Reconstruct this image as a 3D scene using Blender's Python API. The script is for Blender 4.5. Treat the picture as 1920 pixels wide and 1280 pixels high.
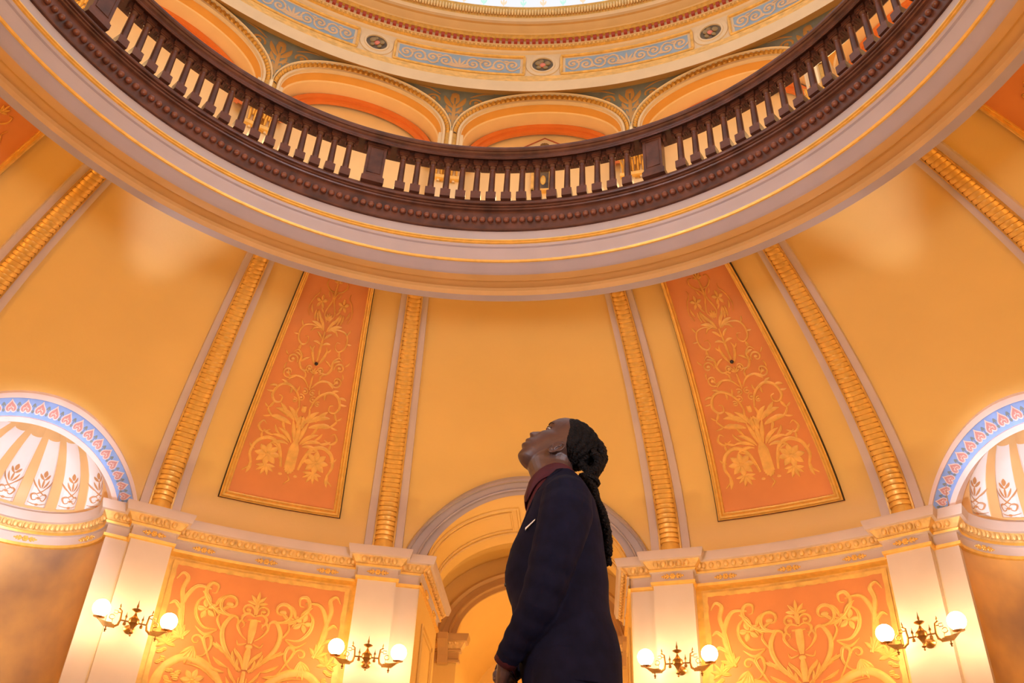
import bpy, bmesh, math, random
from math import sin, cos, pi, radians, degrees, sqrt, atan2
from mathutils import Vector, Matrix

random.seed(7)
for _o in list(bpy.data.objects):
    bpy.data.objects.remove(_o)
scene = bpy.context.scene
COL = scene.collection

# ------------------------------------------------------------------ scale
S = 4.0            # metres per oculus radius
H0 = 0.05          # eye height above the floor
ZF = -H0 / S       # floor level in units

# ------------------------------------------------------------------ camera
cd = bpy.data.cameras.new('camera')
cd.lens = 33.4857
cd.sensor_width = 36.0
cd.clip_start = 0.05
cd.clip_end = 200
cam = bpy.data.objects.new('camera', cd)
COL.objects.link(cam)
_fw = Vector((-0.07796697, 0.80009889, 0.59477973)).normalized()
_rt = Vector((0.99693777, 0.06617291, 0.0416681))
_rt = (_rt - _fw * _rt.dot(_fw)).normalized()
_up = _rt.cross(_fw)
_m = Matrix(((_rt.x, _up.x, -_fw.x, 0.7881245), (_rt.y, _up.y, -_fw.y, -3.27971587), (_rt.z, _up.z, -_fw.z, H0), (0, 0, 0, 1)))
cam.matrix_world = _m
scene.camera = cam

# ------------------------------------------------------------------ world, exposure, lights
scene.view_settings.view_transform = 'Standard'
scene.view_settings.look = 'None'
scene.view_settings.gamma = 1.0
scene.view_settings.use_curve_mapping = False
scene.view_settings.exposure = 0.0
world = bpy.data.worlds.new('world')
scene.world = world
world.use_nodes = True
world.node_tree.nodes['Background'].inputs[0].default_value = (0.6, 0.75, 1.0, 1)
world.node_tree.nodes['Background'].inputs[1].default_value = 0.02

WARM = (1.0, 0.645, 0.238)
GLOBE_L = 50.0     # radiance of the lit sconce globes
SKY_L = 1.0       # radiance of the daylit skylight


def wp(R, az, z):
    a = radians(az)
    return Vector((S * R * sin(a), S * R * cos(a), S * z + H0))


def lamp(name, loc, power, color=WARM, size=0.15, kind='POINT', **kw):
    ld = bpy.data.lights.new(name, kind)
    ld.energy = power
    ld.color = color
    if kind == 'AREA':
        ld.size = size
    else:
        ld.shadow_soft_size = size
    for k, v in kw.items():
        setattr(ld, k, v)
    o = bpy.data.objects.new(name, ld)
    o.location = loc
    COL.objects.link(o)
    return o


# the sconces on the pilasters outside the view: one lamp for each pair of globes
for _az in (77, 103, 122, 148, 167, -167, -148, -122, -103, -77):
    lamp('pilaster_lamp', wp(1.88, _az, 0.915), 68.0, WARM, 0.15)
# unseen warm lights added to brighten the passage, the hall and the gallery
lamp('passage_fill', (0.25, S * 2.52, S * 0.75), 64.0, (1.0, 0.70, 0.34), 0.15)
lamp('hall_fill', (-0.1, S * 3.0, S * 0.8), 64.0, (1.0, 0.72, 0.38), 0.15)
for _k in range(16):
    lamp('gallery_fill', wp(1.38, 22.5 * _k, 2.15), 70.0, (1.0, 0.62, 0.27), 0.2)
# unseen cool fill added behind the viewer, each facing a shell niche
for _az in (137, -137):
    _l = lamp('rear_cool_fill', wp(1.95, _az, 0.42), 80.0, (0.72, 0.82, 1.0), 2.0, 'AREA', spread=radians(64))
    _l.rotation_euler = (wp(1.75, _az - 180, 1.5) - _l.location).to_track_quat('-Z', 'Y').to_euler()
# cool spots without fixtures, added above the niche cornices to brighten the dome
for _az in (43.0, -42.5):
    _l = lamp('dome_fill_spot', wp(2.02, _az, 1.262), 420.0, (0.80, 0.86, 1.0), 0.05, 'SPOT', spot_size=radians(25), spot_blend=1.0)
    _l.rotation_euler = (wp(1.15, _az, 1.715) - _l.location).to_track_quat('-Z', 'Y').to_euler()


# unseen cool spots added inside the ring, aimed at the two niche murals
for _az, _p in ((137.0, 2600.0), (-137.0, 700.0)):
    _l = lamp('mural_fill_spot', wp(0.93, _az, 1.60), _p, (0.80, 0.85, 1.0), 0.12, 'SPOT', spot_size=radians(13), spot_blend=0.8)
    _l.rotation_euler = (wp(2.28, _az - 180, 0.93) - _l.location).to_track_quat('-Z', 'Y').to_euler()
# cool spots in mid-air, added to whiten the shell heads of the niches
for _az in (43.2, -43.2):
    _l = lamp('shell_fill_spot', wp(0.95, _az, 0.60), 1150.0, (0.80, 0.85, 1.0), 0.10, 'SPOT', spot_size=radians(27), spot_blend=0.75)
    _l.rotation_euler = (wp(2.25, _az, 1.335) - _l.location).to_track_quat('-Z', 'Y').to_euler()


# ------------------------------------------------------------------ materials
MATS = {}


def mat(name, col, rough=0.6, metal=0.0, var=0.06, scale=3.0, bump=0.0, bscale=40.0, emit=None, es=0.0, col2=None, spec=0.5, coat=0.0):
    if name in MATS:
        return MATS[name]
    m = bpy.data.materials.new(name)
    m.use_nodes = True
    nt = m.node_tree
    b = nt.nodes['Principled BSDF']
    b.inputs['Roughness'].default_value = rough
    b.inputs['Metallic'].default_value = metal
    b.inputs['Specular IOR Level'].default_value = spec
    if coat:
        b.inputs['Coat Weight'].default_value = coat
        b.inputs['Coat Roughness'].default_value = 0.15
    tc = nt.nodes.new('ShaderNodeTexCoord')
    nz = nt.nodes.new('ShaderNodeTexNoise')
    nz.inputs['Scale'].default_value = scale
    nz.inputs['Detail'].default_value = 5
    nt.links.new(tc.outputs['Object'], nz.inputs['Vector'])
    cr = nt.nodes.new('ShaderNodeValToRGB')
    c2 = col2 or tuple(max(0, c * (1 - 2 * var)) for c in col)
    c1 = col if col2 else tuple(min(1, c * (1 + var)) for c in col)
    cr.color_ramp.elements[0].position = 0.3
    cr.color_ramp.elements[1].position = 0.7
    cr.color_ramp.elements[0].color = (*c2, 1)
    cr.color_ramp.elements[1].color = (*c1, 1)
    nt.links.new(nz.outputs['Fac'], cr.inputs['Fac'])
    nt.links.new(cr.outputs['Color'], b.inputs['Base Color'])
    if bump:
        n2 = nt.nodes.new('ShaderNodeTexNoise')
        n2.inputs['Scale'].default_value = bscale
        n2.inputs['Detail'].default_value = 3
        nt.links.new(tc.outputs['Object'], n2.inputs['Vector'])
        bp = nt.nodes.new('ShaderNodeBump')
        bp.inputs['Strength'].default_value = bump
        bp.inputs['Distance'].default_value = 0.02
        nt.links.new(n2.outputs['Fac'], bp.inputs['Height'])
        nt.links.new(bp.outputs['Normal'], b.inputs['Normal'])
    if emit:
        b.inputs['Emission Color'].default_value = (*emit, 1)
        b.inputs['Emission Strength'].default_value = es
    MATS[name] = m
    return m


HOOD = mat('ivory_paint', (0.93, 0.84, 0.62), 0.5, var=0.02)
PLASTER = mat('ochre_plaster', (0.83, 0.555, 0.165), 0.5, var=0.03, scale=0.8, bump=0.05, bscale=30)
PINK = mat('rose_cream_paint', (0.62, 0.51, 0.46), 0.5, var=0.03)
RINGP = mat('ring_rose_paint', (0.44, 0.38, 0.39), 0.45, var=0.03)
SOFFIT = mat('soffit_tan_paint', (0.60, 0.36, 0.13), 0.55, var=0.03)
TYMP = mat('lit_cream_paint', (0.92, 0.70, 0.38), 0.55, var=0.02)  # cream made brighter so the gallery recesses look lit
CREAM = mat('cream_paint', (0.76, 0.60, 0.38), 0.55, var=0.03)
PILP = mat('pale_cream_paint', (0.68, 0.58, 0.52), 0.5, var=0.02)
GOLD = mat('gilding', (0.86, 0.53, 0.12), 0.38, metal=0.4, var=0.06, scale=14, bump=0.08, bscale=60)
DGOLD = mat('aged_gilding', (0.68, 0.39, 0.08), 0.42, metal=0.35, var=0.10, scale=16, bump=0.1, bscale=60)
EGG = mat('egg_moulding_gilding', (0.86, 0.58, 0.22), 0.45, metal=0.2, var=0.12, scale=14)
TERRA = mat('terracotta_paint', (0.75, 0.285, 0.085), 0.55, var=0.05, scale=1.5)
ORN = mat('ochre_relief_paint', (0.90, 0.52, 0.13), 0.5, var=0.08, scale=9)
ORNW = mat('pale_relief_paint', (0.90, 0.56, 0.16), 0.5, var=0.08, scale=9)
BORD = mat('border_yellow_paint', (0.85, 0.52, 0.13), 0.45, var=0.12, scale=8)
ROSE = mat('deep_red_paint', (0.42, 0.06, 0.04), 0.55)
REDA = mat('brick_red_paint', (0.78, 0.22, 0.045), 0.55, var=0.04)
ORANGE = mat('orange_paint', (0.86, 0.46, 0.10), 0.55, var=0.03)
BLUE = mat('sky_blue_paint', (0.28, 0.46, 0.95), 0.55, var=0.08, scale=6)
TEAL = mat('grey_blue_paint', (0.26, 0.33, 0.36), 0.6, var=0.08, scale=6)
HEART = mat('dusty_rose_paint', (0.62, 0.30, 0.28), 0.55)
PALE = mat('pale_pink_paint', (0.86, 0.72, 0.72), 0.5)
WHITEP = mat('white_field_paint', (0.86, 0.80, 0.78), 0.55, var=0.02)
STENC = mat('stencil_brown_paint', (0.60, 0.30, 0.12), 0.55)
SHELLT = mat('shell_tan_paint', (0.80, 0.50, 0.22), 0.5, var=0.04)
WOOD = mat('dark_mahogany', (0.115, 0.042, 0.024), 0.36, var=0.25, scale=6, spec=0.35)
WOODB = mat('bead_mahogany', (0.17, 0.055, 0.030), 0.3, var=0.2, scale=9)
BRASS = mat('brass', (0.55, 0.32, 0.10), 0.28, metal=0.95, var=0.15, scale=12)
GLOBE = mat('lit_opal_glass', (1, 0.9, 0.75), 0.3, emit=(1.0, 0.66, 0.30), es=GLOBE_L)
MURAL = mat('mottled_mural_paint', (0.80, 0.45, 0.13), 0.36, var=0.2, scale=1.0, col2=(0.30, 0.18, 0.11))
FLOORM = mat('marble_floor', (0.55, 0.45, 0.36), 0.25, var=0.2, scale=2.0)
BLACKP = mat('dark_paint', (0.03, 0.02, 0.015), 0.5)
SKIN = mat('brown_skin', (0.074, 0.032, 0.022), 0.45, var=0.12, scale=18, bump=0.03, bscale=250)
HAIRM = mat('black_hair', (0.007, 0.005, 0.0045), 0.55, var=0.3, scale=60, bump=0.5, bscale=180, spec=0.12)
NAVY = mat('navy_wool', (0.0065, 0.0065, 0.020), 0.8, var=0.15, scale=25, bump=0.08, bscale=400, spec=0.10)
BURG = mat('burgundy_cotton', (0.055, 0.006, 0.011), 0.7, var=0.1, scale=20, spec=0.3)
WHITEC = mat('white_linen', (0.85, 0.83, 0.8), 0.7)
SHOEM = mat('black_leather', (0.015, 0.012, 0.01), 0.3)
EYEW = mat('eye_white', (0.48, 0.42, 0.36), 0.25)
EYEB = mat('eye_brown', (0.03, 0.012, 0.006), 0.15)


# ------------------------------------------------------------------ mesh building
class MB:
    def __init__(self):
        self.v = []
        self.f = []
        self.m = []

    def grid(self, rows, mi=0, cu=False, cv=False, flip=False):
        """rows: equal-length lists of points; cv closes across rows, cu along a row; mi int or function(i, j)"""
        b = len(self.v)
        nr, nc = len(rows), len(rows[0])
        for r in rows:
            self.v.extend([Vector(p) for p in r])
        for i in range(nr if cv else nr - 1):
            for j in range(nc if cu else nc - 1):
                i2, j2 = (i + 1) % nr, (j + 1) % nc
                q = [b + i * nc + j, b + i * nc + j2, b + i2 * nc + j2, b + i2 * nc + j]
                self.f.append(q[::-1] if flip else q)
                self.m.append(mi(i, j) if callable(mi) else mi)
        return b

    def poly(self, pts, mi=0):
        b = len(self.v)
        self.v.extend([Vector(p) for p in pts])
        self.f.append(list(range(b, b + len(pts))))
        self.m.append(mi)

    def box(self, fr, a0, a1, b0, b1, c0, c1, mi=0, t=1.0):
        """box in frame fr(a,b,c); t scales the top in a"""
        am = (a0 + a1) / 2
        P = []
        for c in (c0, c1):
            k = t if c == c1 else 1.0
            for a, b in ((a0, b0), (a1, b0), (a1, b1), (a0, b1)):
                P.append(fr(am + (a - am) * k, b, c))
        o = len(self.v)
        self.v.extend(P)
        for q in ((0, 1, 2, 3), (4, 7, 6, 5), (0, 4, 5, 1), (1, 5, 6, 2), (2, 6, 7, 3), (3, 7, 4, 0)):
            self.f.append([o + i for i in q])
            self.m.append(mi)

    def lathe(self, fr, prof, n=16, mi=0, a=0.0, b=0.0):
        """prof: (radius, c) turned about the c axis of the frame at (a, b)"""
        rows = [[fr(a + r * cos(2 * pi * k / n), b + r * sin(2 * pi * k / n), c) for k in range(n)] for r, c in prof]
        self.grid(rows, mi, cu=True)
        self.poly(rows[0][::-1], mi)
        self.poly(rows[-1], mi)

    def tube(self, pts, rad, n=8, mi=0, cap=True, closed=False, flat=1.0, upv=None):
        pts = [Vector(p) for p in pts]
        N = len(pts)
        rad = rad if hasattr(rad, '__len__') else [rad] * N
        rows = []
        ref = Vector(upv) if upv else None
        for i, p in enumerate(pts):
            t = (pts[(i + 1) % N] - pts[i - 1]) if closed else (pts[min(i + 1, N - 1)] - pts[max(i - 1, 0)])
            t.normalize()
            if ref is None:
                ref = Vector((0, 0, 1)) if abs(t.z) < 0.9 else Vector((1, 0, 0))
            s = t.cross(ref)
            if s.length < 1e-6:
                s = t.cross(Vector((0.3, 0.5, 0.8)))
            s.normalize()
            u = s.cross(t)
            if not upv:
                ref = u
            rows.append([p + s * (rad[i] * cos(2 * pi * k / n)) + u * (rad[i] * flat * sin(2 * pi * k / n)) for k in range(n)])
        self.grid(rows, mi, cu=True, cv=closed)
        if cap and not closed:
            self.poly(rows[0][::-1], mi)
            self.poly(rows[-1], mi)

    def sphere(self, c, r, n=12, mi=0, axes=None):
        c = Vector(c)
        ax = axes or (Vector((1, 0, 0)), Vector((0, 1, 0)), Vector((0, 0, 1)))
        rr = r if hasattr(r, '__len__') else (r, r, r)
        rows = []
        for i in range(1, n):
            t = pi * i / n
            rows.append([c + ax[0] * (rr[0] * sin(t) * cos(2 * pi * k / (2 * n))) + ax[1] * (rr[1] * sin(t) * sin(2 * pi * k / (2 * n))) + ax[2] * (rr[2] * cos(t)) for k in range(2 * n)])
        b = self.grid(rows, mi, cu=True, flip=True)
        for pole, row in ((c + ax[2] * rr[2], 0), (c - ax[2] * rr[2], n - 2)):
            self.v.append(pole)
            pi_ = len(self.v) - 1
            for k in range(2 * n):
                a0, a1 = b + row * 2 * n + k, b + row * 2 * n + (k + 1) % (2 * n)
                self.f.append([a0, a1, pi_] if row == 0 else [a1, a0, pi_])
                self.m.append(mi)

    def obj(self, name, mats, parent=None, smooth=True, angle=35, world=True, merge=0.0, fix=True):
        me = bpy.data.meshes.new(name)
        mats = mats if isinstance(mats, (list, tuple)) else [mats]
        off = Vector((0, 0, 0))
        if parent is not None and world:
            off = wloc(parent)
        me.from_pydata([tuple(p - off) for p in self.v], [], self.f)
        for m in mats:
            me.materials.append(m)
        for p, mi in zip(me.polygons, self.m):
            p.material_index = mi
        if merge or fix:
            bm = bmesh.new()
            bm.from_mesh(me)
            if merge:
                bmesh.ops.remove_doubles(bm, verts=bm.verts, dist=merge)
            if fix:
                bmesh.ops.recalc_face_normals(bm, faces=bm.faces)
            bm.to_mesh(me)
            bm.free()
        if smooth:
            me.polygons.foreach_set('use_smooth', [True] * len(me.polygons))
            me.set_sharp_from_angle(angle=radians(angle))
        o = bpy.data.objects.new(name, me)
        COL.objects.link(o)
        if parent is not None:
            o.parent = parent
        return o


def wloc(o):
    v = Vector((0, 0, 0))
    while o is not None:
        v = v + o.location
        o = o.parent
    return v


def thing(name, label, cat, loc, group=None):
    o = bpy.data.objects.new(name, None)
    o.empty_display_size = 0.1
    COL.objects.link(o)
    o.location = loc
    o['label'] = label
    o['category'] = cat
    if group:
        o['group'] = group
    return o


def tag(o, label, cat, group=None):
    o['label'] = label
    o['category'] = cat
    if group:
        o['group'] = group
    return o


def structure(o):
    o['kind'] = 'structure'
    return o


def frame_at(R, az, z, unit=1.0):
    """local frame on the wall seen from the room's axis: a to the right, b towards the axis, c up (times unit, in units of S)"""
    a = radians(az)
    t = Vector((cos(a), -sin(a), 0))
    n = Vector((-sin(a), -cos(a), 0))
    o = wp(R, az, z)
    return lambda p, q, r: o + t * (p * unit * S) + n * (q * unit * S) + Vector((0, 0, r * unit * S))


def lin(a, b, n):
    return [a + (b - a) * i / (n - 1) for i in range(n)]


# ------------------------------------------------------------------ the dome's surface
RC, DH, DN, DB = 0.88, 0.5036, 1.9, 2.07


def dome_z(R):
    k = min(1.0, max(0.0, (R - RC) / (DB - RC)))
    return 1.25 + DH * (1 - k ** DN) ** (1 / DN)


def dome_R(z):
    k = min(1.0, max(0.0, (z - 1.25) / DH))
    return RC + (DB - RC) * (1 - k ** DN) ** (1 / DN)


# profile sampled by arc length, from the springing up
_dp = []
for _i in range(401):
    _t = pi / 2 * _i / 400
    _c, _s = cos(_t), sin(_t)
    _dp.append((RC + (DB - RC) * _c ** (2 / DN), 1.25 + DH * _s ** (2 / DN)))
_dl = [0.0]
for _i in range(1, 401):
    _dl.append(_dl[-1] + math.hypot(_dp[_i][0] - _dp[_i - 1][0], _dp[_i][1] - _dp[_i - 1][1]))


def dome_s(s):
    """(R, z, nR, nz) at arc length s above the springing; n points into the room"""
    s = max(0.0, min(s, _dl[-2]))
    lo, hi = 0, 400
    while hi - lo > 1:
        mid = (lo + hi) // 2
        if _dl[mid] <= s:
            lo = mid
        else:
            hi = mid
    t = (s - _dl[lo]) / max(1e-9, _dl[hi] - _dl[lo])
    R = _dp[lo][0] + (_dp[hi][0] - _dp[lo][0]) * t
    z = _dp[lo][1] + (_dp[hi][1] - _dp[lo][1]) * t
    a, b = _dp[max(0, lo - 3)], _dp[min(400, hi + 3)]
    dR, dz = b[0] - a[0], b[1] - a[1]
    L = math.hypot(dR, dz)
    return R, z, -dz / L, dR / L


def s_of_z(z):
    for i in range(1, 401):
        if _dp[i][1] >= z:
            t = (z - _dp[i - 1][1]) / max(1e-9, _dp[i][1] - _dp[i - 1][1])
            return _dl[i - 1] + t * (_dl[i] - _dl[i - 1])
    return _dl[-1]


def s_of_R(R):
    for i in range(1, 401):
        if _dp[i][0] <= R:
            return _dl[i]
    return _dl[-1]


def dpt(az, s, h=0.0):
    R, z, nR, nz = dome_s(s)
    return wp(R + nR * h, az, z + nz * h)


# ------------------------------------------------------------------ drawn ornament: ribbons laid on a surface
def catmull(pts, n=6):
    out = []
    P = [pts[0]] + list(pts) + [pts[-1]]
    for i in range(1, len(P) - 2):
        p0, p1, p2, p3 = P[i - 1], P[i], P[i + 1], P[i + 2]
        for k in range(n):
            t = k / n
            out.append(tuple(0.5 * (2 * p1[d] + (p2[d] - p0[d]) * t + (2 * p0[d] - 5 * p1[d] + 4 * p2[d] - p3[d]) * t * t + (3 * p1[d] - p0[d] - 3 * p2[d] + p3[d]) * t ** 3) for d in (0, 1)))
    out.append(tuple(pts[-1]))
    return out


class Design:
    """strokes in a flat drawing, later laid on a surface as a low relief"""

    def __init__(self, mirror=True):
        self.s = []
        self.mirror = mirror

    def line(self, pts, w=1.0, taper=(0.35, 0.15), n=6, mid=False):
        P = catmull(pts, n)
        N = len(P)
        W = []
        for i in range(N):
            t = i / (N - 1)
            k = taper[0] + (1 - taper[0]) * min(1, t * 3.0) if t < 0.5 else taper[1] + (1 - taper[1]) * min(1, (1 - t) * 2.2)
            W.append(w * k)
        self.s.append((P, W))
        if self.mirror and not mid:
            self.s.append(([(-x, y) for x, y in P], W))

    def spiral(self, cx, cy, r0, r1, a0, turns, w=1.0, mid=False, knob=True):
        n = max(10, int(abs(turns) * 20))
        pts = []
        for i in range(n + 1):
            t = i / n
            r = r0 + (r1 - r0) * t ** 0.8
            a = radians(a0) + 2 * pi * turns * t
            pts.append((cx + r * cos(a), cy + r * sin(a)))
        W = [w * (0.5 + 0.5 * sin(pi * min(1, i / n * 1.0 + 0.15))) for i in range(n + 1)]
        self.s.append((pts, W))
        if knob:
            self.dot(cx + r1 * cos(a) * 0.5, cy + r1 * sin(a) * 0.5, w * 0.8, mid=True)
        if self.mirror and not mid:
            self.s.append(([(-x, y) for x, y in pts], W))
            if knob:
                x, y = cx + r1 * cos(a) * 0.5, cy + r1 * sin(a) * 0.5
                self.dot(-x, y, w * 0.8, mid=True)

    def leaf(self, x, y, ang, ln, w, curl=0.0, mid=False):
        a = radians(ang)
        pts, W = [], []
        n = 9
        px, py = x, y
        for i in range(n + 1):
            t = i / n
            pts.append((px, py))
            W.append(w * (sin(pi * min(1, t * 0.93 + 0.05)) ** 0.8))
            px += cos(a + radians(curl) * t) * ln / n
            py += sin(a + radians(curl) * t) * ln / n
        self.s.append((pts, W))
        if self.mirror and not mid:
            self.s.append(([(-p, q) for p, q in pts], W))

    def fan(self, x, y, ang, spread, n, ln, w, curl=0.0, mid=False):
        for i in range(n):
            k = (i / (n - 1) - 0.5) * 2 if n > 1 else 0
            self.leaf(x, y, ang + spread / 2 * k, ln * (1 - 0.25 * abs(k)), w, curl * k, mid)

    def dot(self, x, y, r, mid=False):
        self.s.append(([(x - r, y), (x - r * 0.7, y), (x, y), (x + r * 0.7, y), (x + r, y)], [0.15 * r * 2, 0.75 * r * 2, r * 2, 0.75 * r * 2, 0.15 * r * 2]))
        if self.mirror and not mid:
            self.dot(-x, y, r, True)

    def flower(self, x, y, r, n=6, mid=False, a0=0):
        for k in range(n):
            a = a0 + 360 / n * k
            self.leaf(x + 0.15 * r * cos(radians(a)), y + 0.15 * r * sin(radians(a)), a, r, r * 0.75, 0, mid)
        self.dot(x, y, r * 0.22, mid)

    def build(self, mb, surf, h, mi=0, clip=None, thin=1.0):
        """surf(x, y, height) -> point"""
        for P, W in self.s:
            if clip and not all(clip(x, y) for x, y in P):
                continue
            rows = []
            N = len(P)
            for i, (x, y) in enumerate(P):
                x0, y0 = P[max(0, i - 1)]
                x1, y1 = P[min(N - 1, i + 1)]
                tx, ty = x1 - x0, y1 - y0
                L = math.hypot(tx, ty) or 1
                nx, ny = -ty / L, tx / L
                w = W[i] / 2 * thin
                hh = h * min(1.0, 0.35 + W[i] / 2.2)
                rows.append([surf(x + nx * w * k, y + ny * w * k, hh * q) for k, q in ((-1, 0.0), (-0.72, 0.75), (-0.25, 0.55), (0.1, 1.0), (0.7, 0.7), (1, 0.0))])
            mb.grid(rows, mi)

# ================================================================== structure: floor, walls, dome
m = MB()
m.grid([[wp(r, a, ZF) for a in range(0, 361, 6)] for r in (0.001, 0.7, 1.4, 2.075)])
m.poly([(-S * 0.75, S * 1.95, 0), (S * 0.75, S * 1.95, 0), (S * 0.75, S * 3.6, 0), (-S * 0.75, S * 3.6, 0)])
structure(m.obj('floor', FLOORM, fix=False))

NAZ = 43.2                                   # azimuth of the shell niches
ARCH_H, ARCH_Z = 0.245, 1.22                 # archway opening on the dome


def arch_z(da, hw, h, z0):
    k = 1 - (da / hw) ** 2
    return z0 + h * sqrt(k) if k > 0 else 1.25


def zlow(az):
    a = abs(az)
    if a < 10.2:
        return max(1.25, arch_z(a, 10.2, 0.245, 1.22))
    if abs(a - NAZ) < 8.6:
        return max(1.25, arch_z(abs(a - NAZ), 8.6, 0.235, 1.2))
    return 1.25


azs = []
for c0, hw in ((0, 10.2), (NAZ, 8.6), (-NAZ, 8.6)):
    azs += [c0 + hw * cos(pi * k / 36) for k in range(37)]
azs += [x * 2.0 for x in range(-90, 91) if all(abs(x * 2.0 - c0) > hw + 0.4 for c0, hw in ((0, 10.2), (NAZ, 8.6), (-NAZ, 8.6)))]
azs = sorted(set(round(a, 4) for a in azs))
SMAX = s_of_R(1.12)
rows = []
for a in azs:
    s0 = s_of_z(zlow(a)) if zlow(a) > 1.25 else 0.0
    rows.append([dpt(a, s0 + (SMAX - s0) * k / 26) for k in range(27)])
m = MB()
m.grid(rows)
structure(m.obj('ceiling', PLASTER, merge=0.0005))

# the cylinder wall below the dome, one object for each side
RW = 2.06


def wall_arc(name, a0, a1, material, z0=ZF, z1=1.252, R=RW, n=24):
    mb = MB()
    mb.grid([[wp(R, a, z) for a in lin(a0, a1, n)] for z in lin(z0, z1, 4)])
    return structure(mb.obj(name, material, fix=False))


wall_arc('wall_left', -34.4, -10.6, BORD)
wall_arc('wall_right', 10.6, 34.4, BORD)
wall_arc('wall_back', 51.8, 308.2, PLASTER, n=60)


def plan_pt(az, x, y):
    """local plan coordinates of a bay: x to the right, y outwards"""
    a = radians(az)
    return Vector((S * (x * cos(a) + y * sin(a)), S * (-x * sin(a) + y * cos(a)), 0))


def zz(z):
    return Vector((0, 0, S * z + H0))


def sweep_plan(mb, az, path, prof, mi, n_in=1):
    """profile (offset, z) carried along a plan path with mitred corners; the room lies to the right of the path when n_in is 1"""
    P = [Vector((x, y)) for x, y in path]
    N = len(P)
    dirs = []
    for i in range(N):
        ds = []
        if i > 0:
            ds.append((P[i] - P[i - 1]).normalized())
        if i < N - 1:
            ds.append((P[i + 1] - P[i]).normalized())
        ns = [Vector((d.y, -d.x)) * n_in for d in ds]
        if len(ns) == 1:
            dirs.append(ns[0])
        else:
            b = (ns[0] + ns[1])
            b.normalize()
            dirs.append(b / max(0.35, b.dot(ns[0])))
    rows = [[plan_pt(az, *(P[i] + dirs[i] * o)) + zz(z) for i in range(N)] for o, z in prof]
    mb.grid(rows, (lambda i, j: mi[i]))


CORN = [(0.0, 1.140), (0.007, 1.142), (0.008, 1.150), (0.003, 1.152), (0.003, 1.178), (0.010, 1.180), (0.013, 1.186), (0.010, 1.189), (0.026, 1.210), (0.034, 1.212), (0.040, 1.232), (0.040, 1.238), (-0.02, 1.2385)]
CORN_M = [0, 0, 0, 1, 1, 0, 0, 2, 1, 1, 1, 1]
CORN_MATS = [GOLD, PINK, EGG]


def egg_dart(mb, az, path, n_in=1, step=0.024):
    """ovals with darts between them along the path"""
    sweep_plan(mb, az, path, [(0.0115, 1.1905), (0.0255, 1.2095)], [0], n_in)
    P = [Vector((x, y)) for x, y in path]
    for i in range(len(P) - 1):
        d = P[i + 1] - P[i]
        L = d.length
        if L < step * 0.6:
            continue
        d.normalize()
        nv = Vector((d.y, -d.x)) * n_in
        k = max(1, round(L / step))
        for j in range(k):
            c = P[i] + d * (L * (j + 0.5) / k)
            ctr = plan_pt(az, *(c + nv * 0.021)) + zz(1.200)
            tx = (plan_pt(az, *d)).normalized()
            nx = (plan_pt(az, *nv)).normalized()
            mb.sphere(ctr, (S * 0.0075, S * 0.007, S * 0.0105), 5, 0, (tx, nx, Vector((0, 0, 1))))
            for q in ((-0.5,) if j else ()):
                c2 = ctr + tx * (S * L / k * q)
                mb.box(lambda a, b, c_: c2 + tx * (S * a) + nx * (S * b) + Vector((0, 0, S * c_)), -0.0018, 0.0018, -0.006, 0.004, -0.009, 0.009)


def rosette(name, az, x, y, nx_, ny_, parent, z=1.166, w=0.036):
    """gilded flower between two leaf sprays, fixed to the frieze"""
    mb = MB()
    nv = plan_pt(az, nx_, ny_).normalized()
    tv = Vector((0, 0, 1)).cross(nv) * -1
    ctr = plan_pt(az, x, y) + zz(z)
    up = Vector((0, 0, 1))
    for k in range(6):
        a = 2 * pi * k / 6
        mb.sphere(ctr + (tv * cos(a) + up * sin(a)) * (S * 0.0055) + nv * S * 0.002, (S * 0.0042, S * 0.0042, S * 0.0022), 4, 0, (tv, up, nv))
    mb.sphere(ctr + nv * S * 0.004, S * 0.0032, 5)
    for s in (-1, 1):
        for ang, ln, d in ((0, 0.016, 0.011), (38, 0.012, 0.010), (-38, 0.012, 0.010), (0, 0.008, 0.026), (60, 0.007, 0.022), (-60, 0.007, 0.022)):
            a = radians(ang)
            ax = (tv * (s * cos(a)) + up * sin(a))
            bx = nv.cross(ax)
            mb.sphere(ctr + tv * (s * S * d) + ax * (S * ln * 0.5) + nv * S * 0.0015, (S * ln * 0.55, S * 0.0032, S * 0.0025), 4, 0, (ax, bx, nv))
    return mb.obj(name, GOLD, parent, fix=False)


def arc_path(R, a0, a1, n, az0=0.0):
    """arc about the axis in the plan coordinates of bay az0"""
    return [(R * sin(radians(a - az0)), R * cos(radians(a - az0))) for a in lin(a0, a1, n)]


# ------------------------------------------------------------------ pilasters
SHR = 2.0     # face of the pilaster shafts
SIDER = 2.03  # face of the narrower strip beside each


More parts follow.
